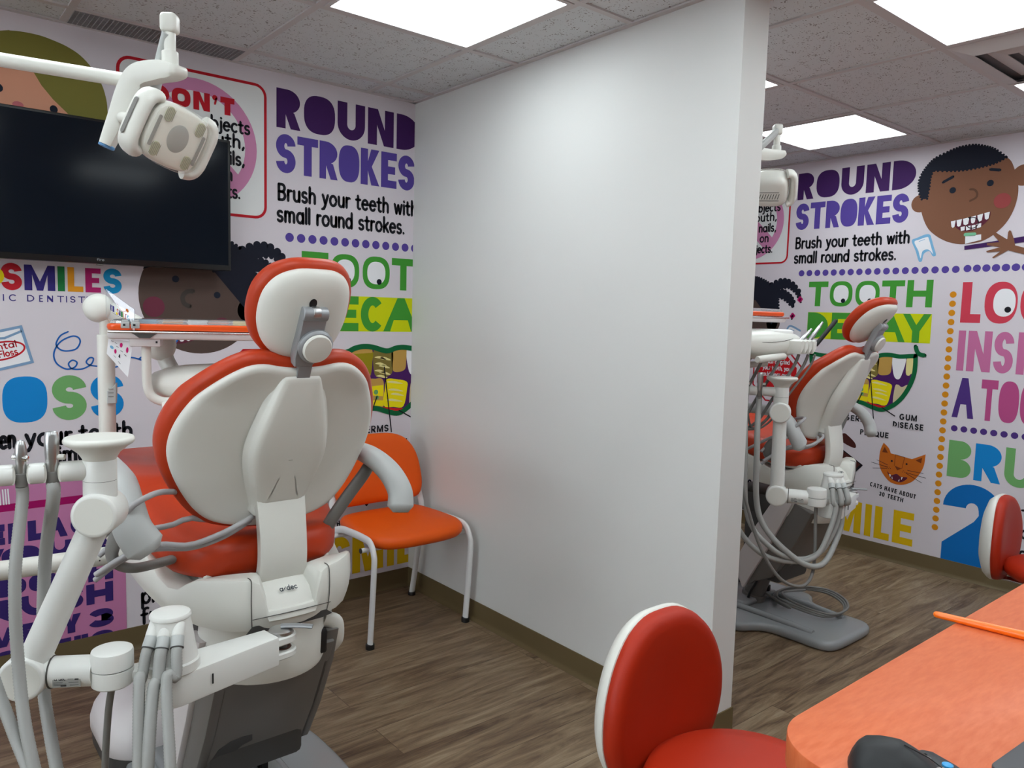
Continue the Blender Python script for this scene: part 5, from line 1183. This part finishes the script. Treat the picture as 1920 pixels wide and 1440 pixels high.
# far bay
armR, colR, spR, nR, bdR, OR = instrument_arm('white jointed instrument stand standing upright beside the far dental chair', (3.21, 1.505, 0), (-.50, .866), math.radians(-1), (-.55, .83), [.06, .11, .16])
suction('wide', 'metal suction handpiece in the far holder, first left of the far dish post', spR[0] + V((0, 0, .02)), nR,
        loop(OR, [(-.575, .165, .90), (-.570, .14, .62), (-.50, .02, .47), (-.41, -.045, .445), (-.30, -.05, .56), (-.275, -.045, .66)], *colR[0]), 'far suction handpieces')
suction('slim', 'metal suction handpiece in the far holder, second left of the far dish post', spR[1] + V((0, 0, .02)), nR,
        loop(OR, [(-.60, .20, .88), (-.605, .17, .62), (-.56, .08, .50), (-.47, .02, .46), (-.40, -.03, .49), (-.335, -.05, .58), (-.318, -.055, .66)], *colR[1]), 'far suction handpieces')
suction('slim', 'metal suction handpiece in the far holder half hidden by the partition end', spR[2] + V((0, 0, .02)), nR,
        loop(OR, [(-.635, .245, .88), (-.645, .21, .62), (-.60, .12, .49), (-.50, .04, .45), (-.43, -.03, .48), (-.375, -.05, .58), (-.350, -.055, .66)], *colR[2]), 'far suction handpieces')
def tubing(name, label, pts, r, m, cat='cable', group=None, n=8):
    o0 = V(pts[0]); t = hose([V(p) - o0 for p in pts], r, name, m, None, n=n, ribbed=False); t.location = o0
    return tag(t, label, cat, group)
tubing('supply_tube', 'thin grey tube hanging from the elbow of the near instrument stand', [OL + V(p) for p in ((-.394, .004, .667), (-.400, .02, .60), (-.402, .05, .45), (-.385, .10, .28), (-.36, .16, .12), (-.33, .26, .02), (-.30, .40, .008))], .0065, M_MGREY)
tubing('supply_tube', 'thin grey tube hanging from the elbow of the far instrument stand', [OR + V(p) for p in ((-.394, .004, .667), (-.395, .0, .58), (-.405, -.01, .47), (-.44, -.02, .395), (-.50, -.01, .365), (-.57, .04, .40), (-.62, .10, .52), (-.645, .16, .70), (-.655, .21, .87), (-.66, .26, 1.0))], .0065, M_MGREY)
# cord coiled on the far base plate
pts = []
for k in range(3):
    for a, p in enumerate(((.00, .30), (.03, .41), (.14, .46), (.26, .43), (.33, .32), (.27, .20), (.15, .135), (.03, .16))):
        pts.append((p[0] + .005 * k, p[1] - .006 * k, .062 + .007 * k))
pts = [(.02, .48, .09)] + pts + [(.02, .30, .085), (.08, .40, .09), (.22, .36, .085)]
tubing('coiled_cord', 'grey foot control cord coiled on the base plate of the far dental chair', [OR + V(p) for p in pts], .0055, M_MGREY, 'cord')

# tubes lying across each seat
P0_ = [(-.375, .40, .80), (-.343, .261, .891), (-.340, .170, .935), (-.323, .135, .972), (-.288, .132, .990), (-.25, .18, .982), (-.20, .245, .962), (-.15, .285, .945), (-.10, .30, .935)]
P1_ = [(-.36, .28, .835), (-.30, .262, .880), (-.249, .245, .887), (-.212, .245, .890), (-.185, .235, .902), (-.145, .245, .890), (-.10, .262, .882), (-.04, .28, .88)]
P2_ = [(-.37, .26, .80), (-.32, .215, .845), (-.263, .195, .864), (-.206, .16, .862), (-.144, .145, .880), (-.10, .150, .894), (-.068, .172, .898), (-.03, .22, .892)]
P3_ = [(-.37, .27, .785), (-.32, .235, .832), (-.262, .212, .850), (-.200, .178, .850), (-.144, .160, .865), (-.09, .175, .880), (-.05, .21, .885), (-.02, .25, .885)]
for O, lb in ((OL, 'the near dental chair'), (OR, 'the far dental chair')):
    for k, P in (('looped over the left armrest of', P0_), ('across the seat behind the backrest of', P1_), ('at the seat rear, upper of two, on', P2_), ('at the seat rear, lower of two, on', P3_)):
        tubing('air_tube', 'grey tube %s %s' % (k, lb), [O + V(p) for p in P], .0064, M_TUBING, 'tube', 'grey tubes across the dental chairs')
# ------------------------------------------------------------------ delivery unit: tray over a U-shaped tube, instrument head, knuckle arm and post
def delivery_unit(label, origin, rz, dz_head=0.0, head_y=.10):
    t = thing('delivery_unit', label, 'dental delivery unit', origin, rz)
    # tray holder
    bm = NB(); o = rrect(-.003, .505, -.02, .285, .03, 6)
    pillow(bm, o, [(.010, -.026), (.003, -.023), (0, -.016), (0, -.008), (.003, -.004), (.012, -.003)], lambda x, y, h: V((x, y, h))); obj('tray_holder', bm, M_OFFW, t, ang=40)
    bm = NB(); tube(bm, [(.004, -.0215, -.006), (.25, -.0215, -.006), (.50, -.0215, -.006)], .0030, 10); obj('holder_rim', bm, M_CHROME, t)
    bm = NB(); pillow(bm, [(.055, -.004), (.070, -.012), (.082, -.021), (.108, -.021), (.120, -.012), (.135, -.004)], [(0, -.002), (0, .002)], lambda x, z, h: V((x, -.0205 - h, z - .001))); obj('finger_recess', bm, M_DGREY, t, ang=30)
    bm = NB(); box(bm, .055, .133, -.012, .05, -.046, -.022, .003); obj('tube_socket', bm, M_OFFW, t, ang=40)
    bm = NB(); box(bm, .1215, .1265, -.0128, -.011, -.036, -.030); obj('socket_slot', bm, M_BLACK, t, smooth=False)
    bm = NB(); P = catmull([(.094, .012, -.040), (.094, .012, -.10), (.095, .012, -.150), (.103, .012, -.182), (.128, .012, -.200), (.17, .012, -.202), (.28, .012, -.198), (.40, .012, -.196)], 8); tube(bm, P, .0125, 18); obj('support_tube', bm, M_SHELL, t)
    # head
    hz = -.150 + dz_head; cx = .315
    ST = [(-.226, .004, .030, -.002), (-.223, .018, .050, -.003), (-.212, .030, .066, -.005), (-.180, .044, .084, -.007), (-.13, .054, .096, -.008), (-.06, .059, .104, -.009), (.02, .060, .109, -.009), (.10, .057, .109, -.008), (.155, .049, .104, -.007), (.185, .038, .094, -.008), (.198, .022, .078, -.010), (.203, .006, .05, -.012)]
    bm = NB(); rings = []
    for x, hh_, hy_, cz in ST:
        ring = []
        for k in range(36):
            q = 2 * PI * k / 36; c, s_ = math.cos(q), math.sin(q)
            ring.append(V((cx + x, head_y + hy_ * math.copysign(abs(c) ** .8, c), hz + cz + hh_ * math.copysign(abs(s_) ** .8, s_))))
        rings.append(ring)
    loft(bm, rings); obj('head_body', bm, M_SHELL, t, ang=70)
    bm = NB(); pillow(bm, smooth2([(-.03, -.07), (.09, -.075), (.12, 0), (.09, .075), (-.03, .07), (-.06, 0)], 5), [(.004, -.03), (0, .001), (.006, .006), (.02, .008)], lambda x, y, h: V((cx + .045 + x, head_y + y, hz + .044 + h))); obj('control_panel', bm, mat('panel_white', (238, 238, 236), .3), t, ang=60)
    bm = NB(); tube(bm, [V((cx + x, head_y - yy, hz + z)) for x, z, yy in ((-.168, .004, .0795), (-.12, .002, .0955), (-.06, .002, .1045), (.02, .008, .1085), (.08, .016, .1075))], .0009, 6); obj('body_seam', bm, mat('gap_shadow'), t)
    # instrument holders along the right front edge
    for k in range(4):
        bm = NB(); x = cx + .065 + .032 * k
        pillow(bm, [(-.010, -.030), (.012, -.010), (.014, .018), (.004, .026), (-.010, .020), (-.014, -.006)], [(.003, -.050), (0, -.046), (0, .035), (.003, .04)], lambda a, z, h, x=x: V((x + a, head_y - .108 + h, hz - .012 + z))); obj('instrument_holder', bm, M_SHELL, t, ang=45)
    # grab handle in front
    bm = NB(); tube(bm, [(cx - .178, head_y - .118, hz - .062), (cx - .172, head_y - .118, hz - .062), (cx - .10, head_y - .118, hz - .057), (cx + .0, head_y - .118, hz - .052), (cx + .008, head_y - .118, hz - .0515)], [.011, .0138, .0140, .0135, .010], 20); obj('grab_handle', bm, M_SHELL, t)
    # knuckle arm behind: egg over the head, ball beside the tray, post
    bm = NB(); lathe(bm, [(.004, -.046), (.024, -.042), (.036, -.028), (.041, -.008), (.040, .012), (.033, .030), (.020, .041), (.004, .045)], (.112, head_y + .085, -.052), (.25, 0, 1), seg=32); obj('knuckle', bm, M_SHELL, t, ang=70)
    bm = NB(); tube(bm, catmull([(.117, head_y + .085, -.072), (.126, head_y + .085, -.10), (.14, head_y + .075, -.125)], 5), .024, 20); obj('knuckle_neck', bm, M_SHELL, t)
    py = head_y + .10
    bm = NB(); tube(bm, catmull([(.105, head_y + .085, -.055), (.05, head_y + .10, -.0), (-.03, py, .045), (-.05, py, .060)], 5), (.022, .030), 18); obj('knuckle_arm', bm, M_SHELL, t)
    bm = NB(); lathe(bm, [(.004, -.034), (.026, -.032), (.038, -.022), (.0425, -.004), (.0425, .006), (.038, .022), (.026, .032), (.004, .034)], (-.058, py, .056), (-.15, -1, .1), seg=36); obj('shoulder_ball', bm, M_SHELL, t, ang=70)
    bm = NB(); rod(bm, (-.042, py, .040), (-.042, py, -.03), .0165, 28, .002); obj('post_neck', bm, M_SHELL, t)
    zb = -.56
    bm = NB(); rod(bm, (-.042, py, zb + .03), (-.042, py, -.022), .0235, 32, .002); obj('post', bm, M_SHELL, t)
    bm = NB(); tube(bm, catmull([(-.042, py, zb + .05), (-.040, py, zb + .0), (.0, py, zb - .03), (.12, py - .0, zb - .04), (.26, py, zb - .05)], 6), .023, 22); obj('lower_arm', bm, M_SHELL, t)
    bm = NB(); pillow(bm, [(-.010, -.030), (.014, -.030), (.016, .005), (.016, .032), (.006, .020), (-.010, .006)], [(.002, -.008), (0, -.006), (0, .006), (.002, .008)], lambda x, z, h: V((-.026 + x, py - .0245 + h, -.195 + z))); obj('hose_clip', bm, M_LGREY, t, ang=40)
    bm = NB()
    for z in (-.182, -.193, -.204): box(bm, -.032, -.018, py - .0338, py - .0324, z - .001, z + .001)
    obj('clip_grooves', bm, M_MGREY, t, smooth=False)
    return t

def tray_set(label, origin, rz, unit, where):
    t = thing('instrument_tray', label, 'tray', origin, rz)
    bm = NB(); o = rrect(-.005, .50, -.012, .270, .028, 6)
    pillow(bm, o, [(.012, -.0025), (.003, -.001), (0, .006), (.001, .013), (.006, .016), (.020, .0165)], lambda x, y, h: V((x, y, h))); obj('tray_body', bm, M_TRAYORG, t, ang=45)
    bm = NB(); o2 = rrect(.002, .493, -.004, .262, .024, 6)
    pillow(bm, o2, [(.0, .0166), (.002, .024), (.012, .028), (.03, .0292)], lambda x, y, h: V((x, y, h))); obj('clear_cover', bm, mat('thin_clear_film', (236, 238, 240), .08, trans=.75), t, ang=45)
    for x in (.035, .060):
        bm = NB(); box(bm, x, x + .022, -.016, -.002, .004, .022, .002); box(bm, x + .002, x + .019, -.012, .01, .022, .027, .0015); obj('latch', bm, M_LGREY, t, ang=40)
        bm = NB(); box(bm, x + .006, x + .012, -.0168, -.0158, .010, .016); obj('latch_hole', bm, M_BLACK, t, smooth=False)
    for x in (.40, .43):
        bm = NB(); box(bm, x, x + .016, .255, .272, .020, .030, .002); obj('hinge', bm, M_LGREY, t, ang=40)
    return t

UL = (.482, 2.328, 1.312); RL = math.radians(-22)
delivery_unit('white delivery unit on a post under the screen, beside the near dental chair', UL, RL)
tray_set('orange tray with clear cover on the near delivery unit under the screen', (UL[0], UL[1], UL[2] + .0005), RL, None, 'near')
UR = (2.40, 1.745, 1.405); RR = math.radians(0)
delivery_unit('white delivery unit with handpieces and hanging hoses by the far dental chair', UR, RR, .045, .0)
tray_set('orange tray with clear cover on the far delivery unit, its end past the partition', (UR[0], UR[1], UR[2] + .0005), RR, None, 'far')

def loc(u, rz, x, y, z): return V(u) + turnz((x, y, z), rz)
# coloured papers under the near tray's film
cols = [(120, 180, 214), (244, 180, 120), (250, 250, 250), (230, 160, 140), (244, 214, 120), (250, 250, 250)]
for k, c in enumerate(cols):
    bm = NB(); x = .10 + .062 * k; poly_prism(bm, rrect(-.026, .026, -.05 - .006 * (k % 3), .05, .003, 2), 0, .0006)
    o = obj('printed_card', bm, mat('card_%d_%d_%d' % c, c, .6)); o.location = loc(UL, RL, x, .06 + .02 * (k % 2), .0172); o.rotation_euler = (0, 0, RL + .12 * (k % 3 - 1))
    tag(o, ['pale blue', 'peach', 'plain white', 'pink', 'pale yellow', 'white, nearest the headrest,'][k] + ' card under the clear cover of the near tray', 'card', 'cards under the near tray cover')

# clear stand-up sign with the clinic name, and its printed back page hanging below the tray
def sheet(name, label, cat, quad, m, th, art=()):
    a, b, c, d = [V(p) for p in quad]; o0 = a.copy()
    n = (b - a).cross(d - a).normalized()
    if n.dot(V((0, 0, CAM_H)) - a) < 0: n = -n
    q = lambda u, v: a.lerp(b, u).lerp(d.lerp(c, u), v) - o0
    bm = NB(); loft(bm, [[q(u, v) - n * th for u, v in ((0, 0), (1, 0), (1, 1), (0, 1))], [q(u, v) for u, v in ((0, 0), (1, 0), (1, 1), (0, 1))]])
    t = thing(name, label, cat, o0)
    obj('sheet', bm, m, t, smooth=False)
    for nm, mm, sh, lift in art:
        bm = NB(); shapes(bm, sh, lambda u, v: q(u, 1 - v) + n * lift, 0); obj(nm, bm, mm, t, smooth=False)
    return t
names = 'KIDSMILES'; art = []
xs = [(.16 + .074 * i, .16 + .074 * i + .060) for i in range(9)]
for i, c in enumerate(['kblue', 'kblue', 'kblue', 'kred', 'kblue', 'kgreen', 'korange', 'kmag', 'kcyan']):
    art.append(('name_print', ink(c), word(names[i], [xs[i]], .34, .56, .020, True), .0006))
art.append(('name_print', ink('kyel'), [Pg(circ(.380, .36, .025, .05))], .0008))
art.append(('name_print', ink('kred'), [St(smooth2([(.40, .74), (.50, .60), (.62, .60), (.72, .72)], 5, False), .012)], .0006))
art.append(('name_print', ink('cat'), [Pg(circ(.75, .74, .05, .07))], .0006))
art.append(('name_print', ink('black'), [St([(.22, .29), (.78, .29)], .010, False)], .0006))
sheet('acrylic_sign', 'clear acrylic sign with the clinic name clipped above the near tray', 'sign', [(.482, 2.343, 1.423), (.541, 2.287, 1.368), (.541, 2.290, 1.305), (.481, 2.336, 1.345)], M_CLEAR, .002, art)
art = [('picture_print', ink('bead'), [Pg(circ(.55, .82, .06, .09)), Pg(circ(.35, .48, .05, .10)), Pg(circ(.82, .72, .05, .09))], .0006),
       ('picture_print', ink('navy'), [St([(x, y), (x + .10, y - .02)], .018, False) for x, y in ((.12, .92), (.28, .86), (.36, .72), (.55, .62), (.72, .55), (.30, .26), (.52, .18))] + [Pg([(.50, .34), (.58, .34), (.56, .46), (.52, .46)])], .0006),
       ('picture_print', ink('lightblue'), [Pg(circ(.18, .58, .08, .08))], .0006)]
sheet('picture_sheet', 'white sheet of small dental pictures hanging below the near tray', 'paper', [(.487, 2.345, 1.285), (.540, 2.305, 1.279), (.526, 2.307, 1.180), (.482, 2.346, 1.244)], M_LEAF, .0006, art)

# handpieces and hoses of the far delivery unit
def handpiece(label, base, tip, kind):
    base, tip = V(base), V(tip); d = (tip - base).normalized(); L = (tip - base).length
    t = thing('dental_handpiece', label, 'dental handpiece', base, 0, 'handpieces in the far delivery head')
    if kind == 'black':
        bm = NB(); lathe(bm, [(.0085, -.02), (.0088, 0), (.0088, L * .9), (.0070, L), (.002, L + .002)], (0, 0, 0), d, seg=18); obj('body', bm, M_BLACK, t)
    else:
        bm = NB(); lathe(bm, [(.0090, -.02), (.0092, 0), (.0092, L * .45), (.0074, L * .5), (.0070, L * .78), (.0048, L * .82), (.0045, L), (.002, L + .001)], (0, 0, 0), d, seg=18); obj('body', bm, M_STEEL, t)
        bm = NB(); lathe(bm, [(.0060, L * .80), (.0060, L * .86)], (0, 0, 0), d, seg=18); obj('tip_ring', bm, M_CHROME, t)
    return t
handpiece('short silver handpiece, leftmost of three in the far delivery head', (2.824, 1.628, 1.300), (2.866, 1.601, 1.357), 'silver')
handpiece('longer silver handpiece, middle of three in the far delivery head', (2.850, 1.606, 1.302), (2.901, 1.575, 1.385), 'silver')
handpiece('black handpiece sleeve, rightmost of three in the far delivery head', (2.912, 1.592, 1.308), (2.970, 1.556, 1.395), 'black')
for k, (x, y) in enumerate(((2.70, 1.70), (2.755, 1.66), (2.815, 1.62), (2.85, 1.60), (2.885, 1.59))):
    tubing('handpiece_hose', ['grey hose hanging under the far delivery head, first from the partition', 'grey hose hanging under the far delivery head, second from the partition', 'grey hose hanging under the far delivery head, third from the partition', 'grey hose hanging under the far delivery head, fourth from the partition', 'grey hose under the far delivery head, nearest the backrest'][k],
           [(x, y, 1.255), (x - .005, y + .02, 1.20), (x - .03 - .01 * k, y + .07, 1.08), (x - .07 - .012 * k, y + .11, .98), (x - .14 - .012 * k, y + .14, .95), (x - .22, y + .15, 1.02), (x - .27, y + .14, 1.18), (x - .26, y + .12, 1.24)], .0062 if k < 4 else .0042, M_MGREY, 'hose', 'hoses under the far delivery head', 8)

# white bar crossing low behind the near instrument arm
t = thing('support_bar', 'white horizontal tube low behind the near instrument arm, left of the chair', 'support bar', (.45, 2.24, .70))
bm = NB(); rod(bm, (-1.05, 0, .03), (.16, 0, -.0), .0245, 28, .003); obj('bar', bm, M_SHELL, t)
bm = NB(); rod(bm, (-.022, -.0246, .002), (-.022, -.0256, .002), .0022, 10); obj('screw', bm, M_DGREY, t)
bm = NB(); rod(bm, (-1.02, 0, .03), (-1.02, 0, -.70), .030, 28, .003); lathe(bm, [(.15, -.70), (.15, -.685), (.14, -.68), (.03, -.675)], (-1.02, 0, 0), seg=36); obj('stand', bm, M_SHELL, t)

# ------------------------------------------------------------------ operating lights
def dental_light(label, K, post_dir, yoke, head_c, nrm, hup, link_to, tube_pts, ceiling):
    """K: knuckle; yoke: bracket path; head faces nrm"""
    t = thing('dental_light', label, 'dental light', K, 0)
    R = lambda p: V(p) - V(K)
    bm = NB(); pillow(bm, rrect(-.0165, .0165, -.026, .014, .009, 5), [(.006, -.016), (.001, -.012), (0, -.006), (0, .008), (.001, .013), (.006, .016)], lambda x, z, h: turnz((x, h, 0), math.radians(-38)) + V((0, 0, z + .010))); obj('knuckle', bm, M_SHELL, t, ang=50)
    bm = NB(); rod(bm, (0, 0, -.014), (0, 0, -.075), .0115, 24, .001); obj('yoke_post', bm, M_SHELL, t)
    bm = NB(); rod(bm, (0, 0, -.052), (0, 0, -.092), .0165, 28, .002); obj('post_collar', bm, M_SHELL, t)
    P = [R(p) for p in link_to]; bm = NB(); tube(bm, catmull(P, 6), (.019, .011), 16, up=V((.77, -.635, 0))); obj('link_arm', bm, M_LGREY, t, ang=50)
    P = catmull([R(p) for p in yoke], 7); wd = V((.45, .86, .1)).normalized()
    bm = NB(); rings = []
    for i, p in enumerate(P):
        T = (P[min(i + 1, len(P) - 1)] - P[max(i - 1, 0)]).normalized(); b = T.cross(wd).normalized(); w2 = b.cross(T).normalized(); q = i / (len(P) - 1)
        hw, th = .026 - .004 * q, .011 + .010 * math.sin(q * PI)
        rings.append([p + w2 * (hw * cx_) + b * (th * cy_) for cx_, cy_ in ((-1, -.55), (-.82, -1), (.82, -1), (1, -.55), (1, .55), (.82, 1), (-.82, 1), (-1, .55))])
    d0 = (P[0] - P[1]).normalized(); m0 = sum(rings[0], V()) / 8
    rings = [[m0 + d0 * .012 + (q - m0) * .25 for q in rings[0]], [m0 + d0 * .0095 + (q - m0) * .7 for q in rings[0]], [m0 + d0 * .004 + (q - m0) * .93 for q in rings[0]]] + rings
    loft(bm, rings); obj('yoke', bm, M_SHELL, t, ang=50)
    e = P[-1]; T = (P[-1] - P[-2]).normalized(); bm = NB(); rod(bm, e - T * .002, e + T * .005, .016, 24, .002); obj('yoke_end_cap', bm, M_BLUE, t)
    n = V(nrm).normalized(); h = (V(hup) - n * V(hup).dot(n)).normalized(); w_ = h.cross(n).normalized(); c = R(head_c)
    if w_.dot(V((.77, -.635, 0))) < 0 and n.dot(V((-.3, -.9, 0))) > 0: w_ = -w_
    f = lambda x, y, z: c + w_ * x + h * y + n * z
    oval = squircle(-.064, .064, -.062, .062, 3.4, 48)
    bm = NB(); pillow(bm, oval, [(.030, -.066), (.012, -.060), (.003, -.044), (0, -.010), (.002, .006), (.006, .010)], f); obj('housing', bm, M_SHELL, t, ang=60)
    bm = NB(); pillow(bm, squircle(-.058, .058, -.056, .056, 4.0, 48), [(.0, .0095), (.0, .0105), (.004, .0125), ('s', .5, .0130)], f, cap0='flat'); obj('reflector_plate', bm, M_REFL, t, ang=40)
    for x, y in ((-.036, .037), (.036, .037), (-.036, -.037), (.036, -.037)):
        bm = NB(); pillow(bm, squircle(x - .010, x + .010, y - .015, y + .015, 2.4, 20), [(0, .0132), (.001, .0150), ('s', .4, .0152)], f); obj('led_lens', bm, mat('lens_yellow_grey', (176, 176, 138), .25), t)
        bm = NB()
        for k in range(6): bm2 = [f(x - .009 + .0034 * k + q, y + s * .012, .0156) for s, q in ((-1, -.0006), (-1, .0006), (1, .0006), (1, -.0006))]; bm.faces.new([bm.verts.new(p) for p in bm2])
        obj('lens_ribs', bm, mat('lens_rib', (104, 102, 84), .4), t, smooth=False)
    bm = NB(); pillow(bm, circ(0, 0, .0225, .0285, 36), [(0, .0132), (.0015, .0142), ('s', .4, .0143)], f); obj('centre_disc', bm, mat('sensor_grey', (152, 152, 148), .4), t)
    for s in (-1, 1):
        bm = NB(); pillow(bm, rrect(s * .0505 - .0035, s * .0505 + .0035, -.036, .028, .003, 3), [(0, .0130), (0, .0142)], f); obj('side_strip', bm, M_MGREY, t, ang=30)
    bm = NB(); pillow(bm, squircle(-.0655, .0655, -.0635, .0635, 3.4, 48), [(.001, .004), (0, .012), (.003, .019), (.010, .0215)], f, cap0=None); obj('splash_shield', bm, M_LENS, t, ang=50)
    for s in (-1, 1):
        P = catmull([f(s * .056, .056, -.018), f(s * .070, .053, -.014), f(s * .0785, .036, -.012), f(s * .080, 0, -.012), f(s * .0785, -.036, -.012), f(s * .070, -.053, -.014), f(s * .056, -.058, -.018)], 6)
        bm = NB(); tube(bm, P, (.0140, .0240), 16, up=n); obj('side_handle', bm, M_SHELL, t, ang=60)
        bm = NB(); pillow(bm, rrect(-.007, .007, -.038, .038, .0065, 4), [(0, 0), (.001, .0012)], lambda x, y, z, s=s: f(s * (.0935 + z), y, x - .012)); obj('grip_pad', bm, M_MGREY, t, ang=40)
    # label on the back
    bm = NB(); shapes(bm, [St([(-.034 + .009 * k, -.020), (-.034 + .009 * k + .006, .0)], .0022, False) for k in range(8)] + [St([(-.036, -.026), (.034, -.026)], .002, False), St([(-.036, .006), (.034, .006)], .002, False)], lambda x, y: f(-x, y, -.0666), 0); obj('back_label', bm, mat('print_dark', (44, 44, 44), .6), t, smooth=False)
    bm = NB(); rod(bm, R(yoke[-2]), f(-.05, 0, -.04), .012, 18); obj('head_pivot', bm, M_SHELL, t)
    P = [R(p) for p in tube_pts]; bm = NB(); tube(bm, P, .0145, 22); obj('support_tube', bm, M_SHELL, t)
    cpt = R(ceiling); bm = NB(); rod(bm, P[0], V((P[0].x, P[0].y, H - K[2])), .022, 24); lathe(bm, [(.06, -.03), (.075, -.012), (.075, 0)], (P[0].x, P[0].y, H - K[2]), seg=32); obj('ceiling_post', bm, M_SHELL, t)
    return t
dental_light('white dental light with four lenses in front of the screen, on a jointed arm', (.485, 1.726, 1.957), None,
             [(.492, 1.697, 1.861), (.482, 1.710, 1.8615), (.462, 1.735, 1.862), (.436, 1.772, 1.855), (.420, 1.790, 1.825), (.402, 1.801, 1.772), (.381, 1.812, 1.712)],
             (.476, 1.672, 1.722), (.24, -.90, -.36), (.30, -.18, .93),
             [(.483, 1.728, 1.945), (.479, 1.76, 1.905), (.474, 1.80, 1.845), (.470, 1.826, 1.800)],
             [(-.75, 2.80, 2.06), (-.30, 2.41, 1.976), (.215, 1.967, 1.884), (.440, 1.80, 1.850), (.470, 1.815, 1.835)], (-.75, 2.8, H))
dental_light('white dental light of the far bay seen from behind, half hidden by the partition', (2.561, 1.612, 2.076), None,
             [(2.575, 1.600, 1.995), (2.560, 1.608, 1.990), (2.520, 1.625, 1.986), (2.47, 1.640, 1.982), (2.44, 1.655, 1.955), (2.425, 1.66, 1.91), (2.415, 1.665, 1.87)],
             (2.535, 1.612, 1.875), (.72, .40, .56), (-.30, -.20, .9),
             [(2.553, 1.613, 2.070), (2.52, 1.615, 2.045), (2.46, 1.618, 2.0), (2.40, 1.62, 1.955)],
             [(2.24, 2.95, 2.12), (2.26, 2.3, 2.03), (2.38, 1.64, 1.95), (2.40, 1.62, 1.95)], (2.24, 2.95, H))
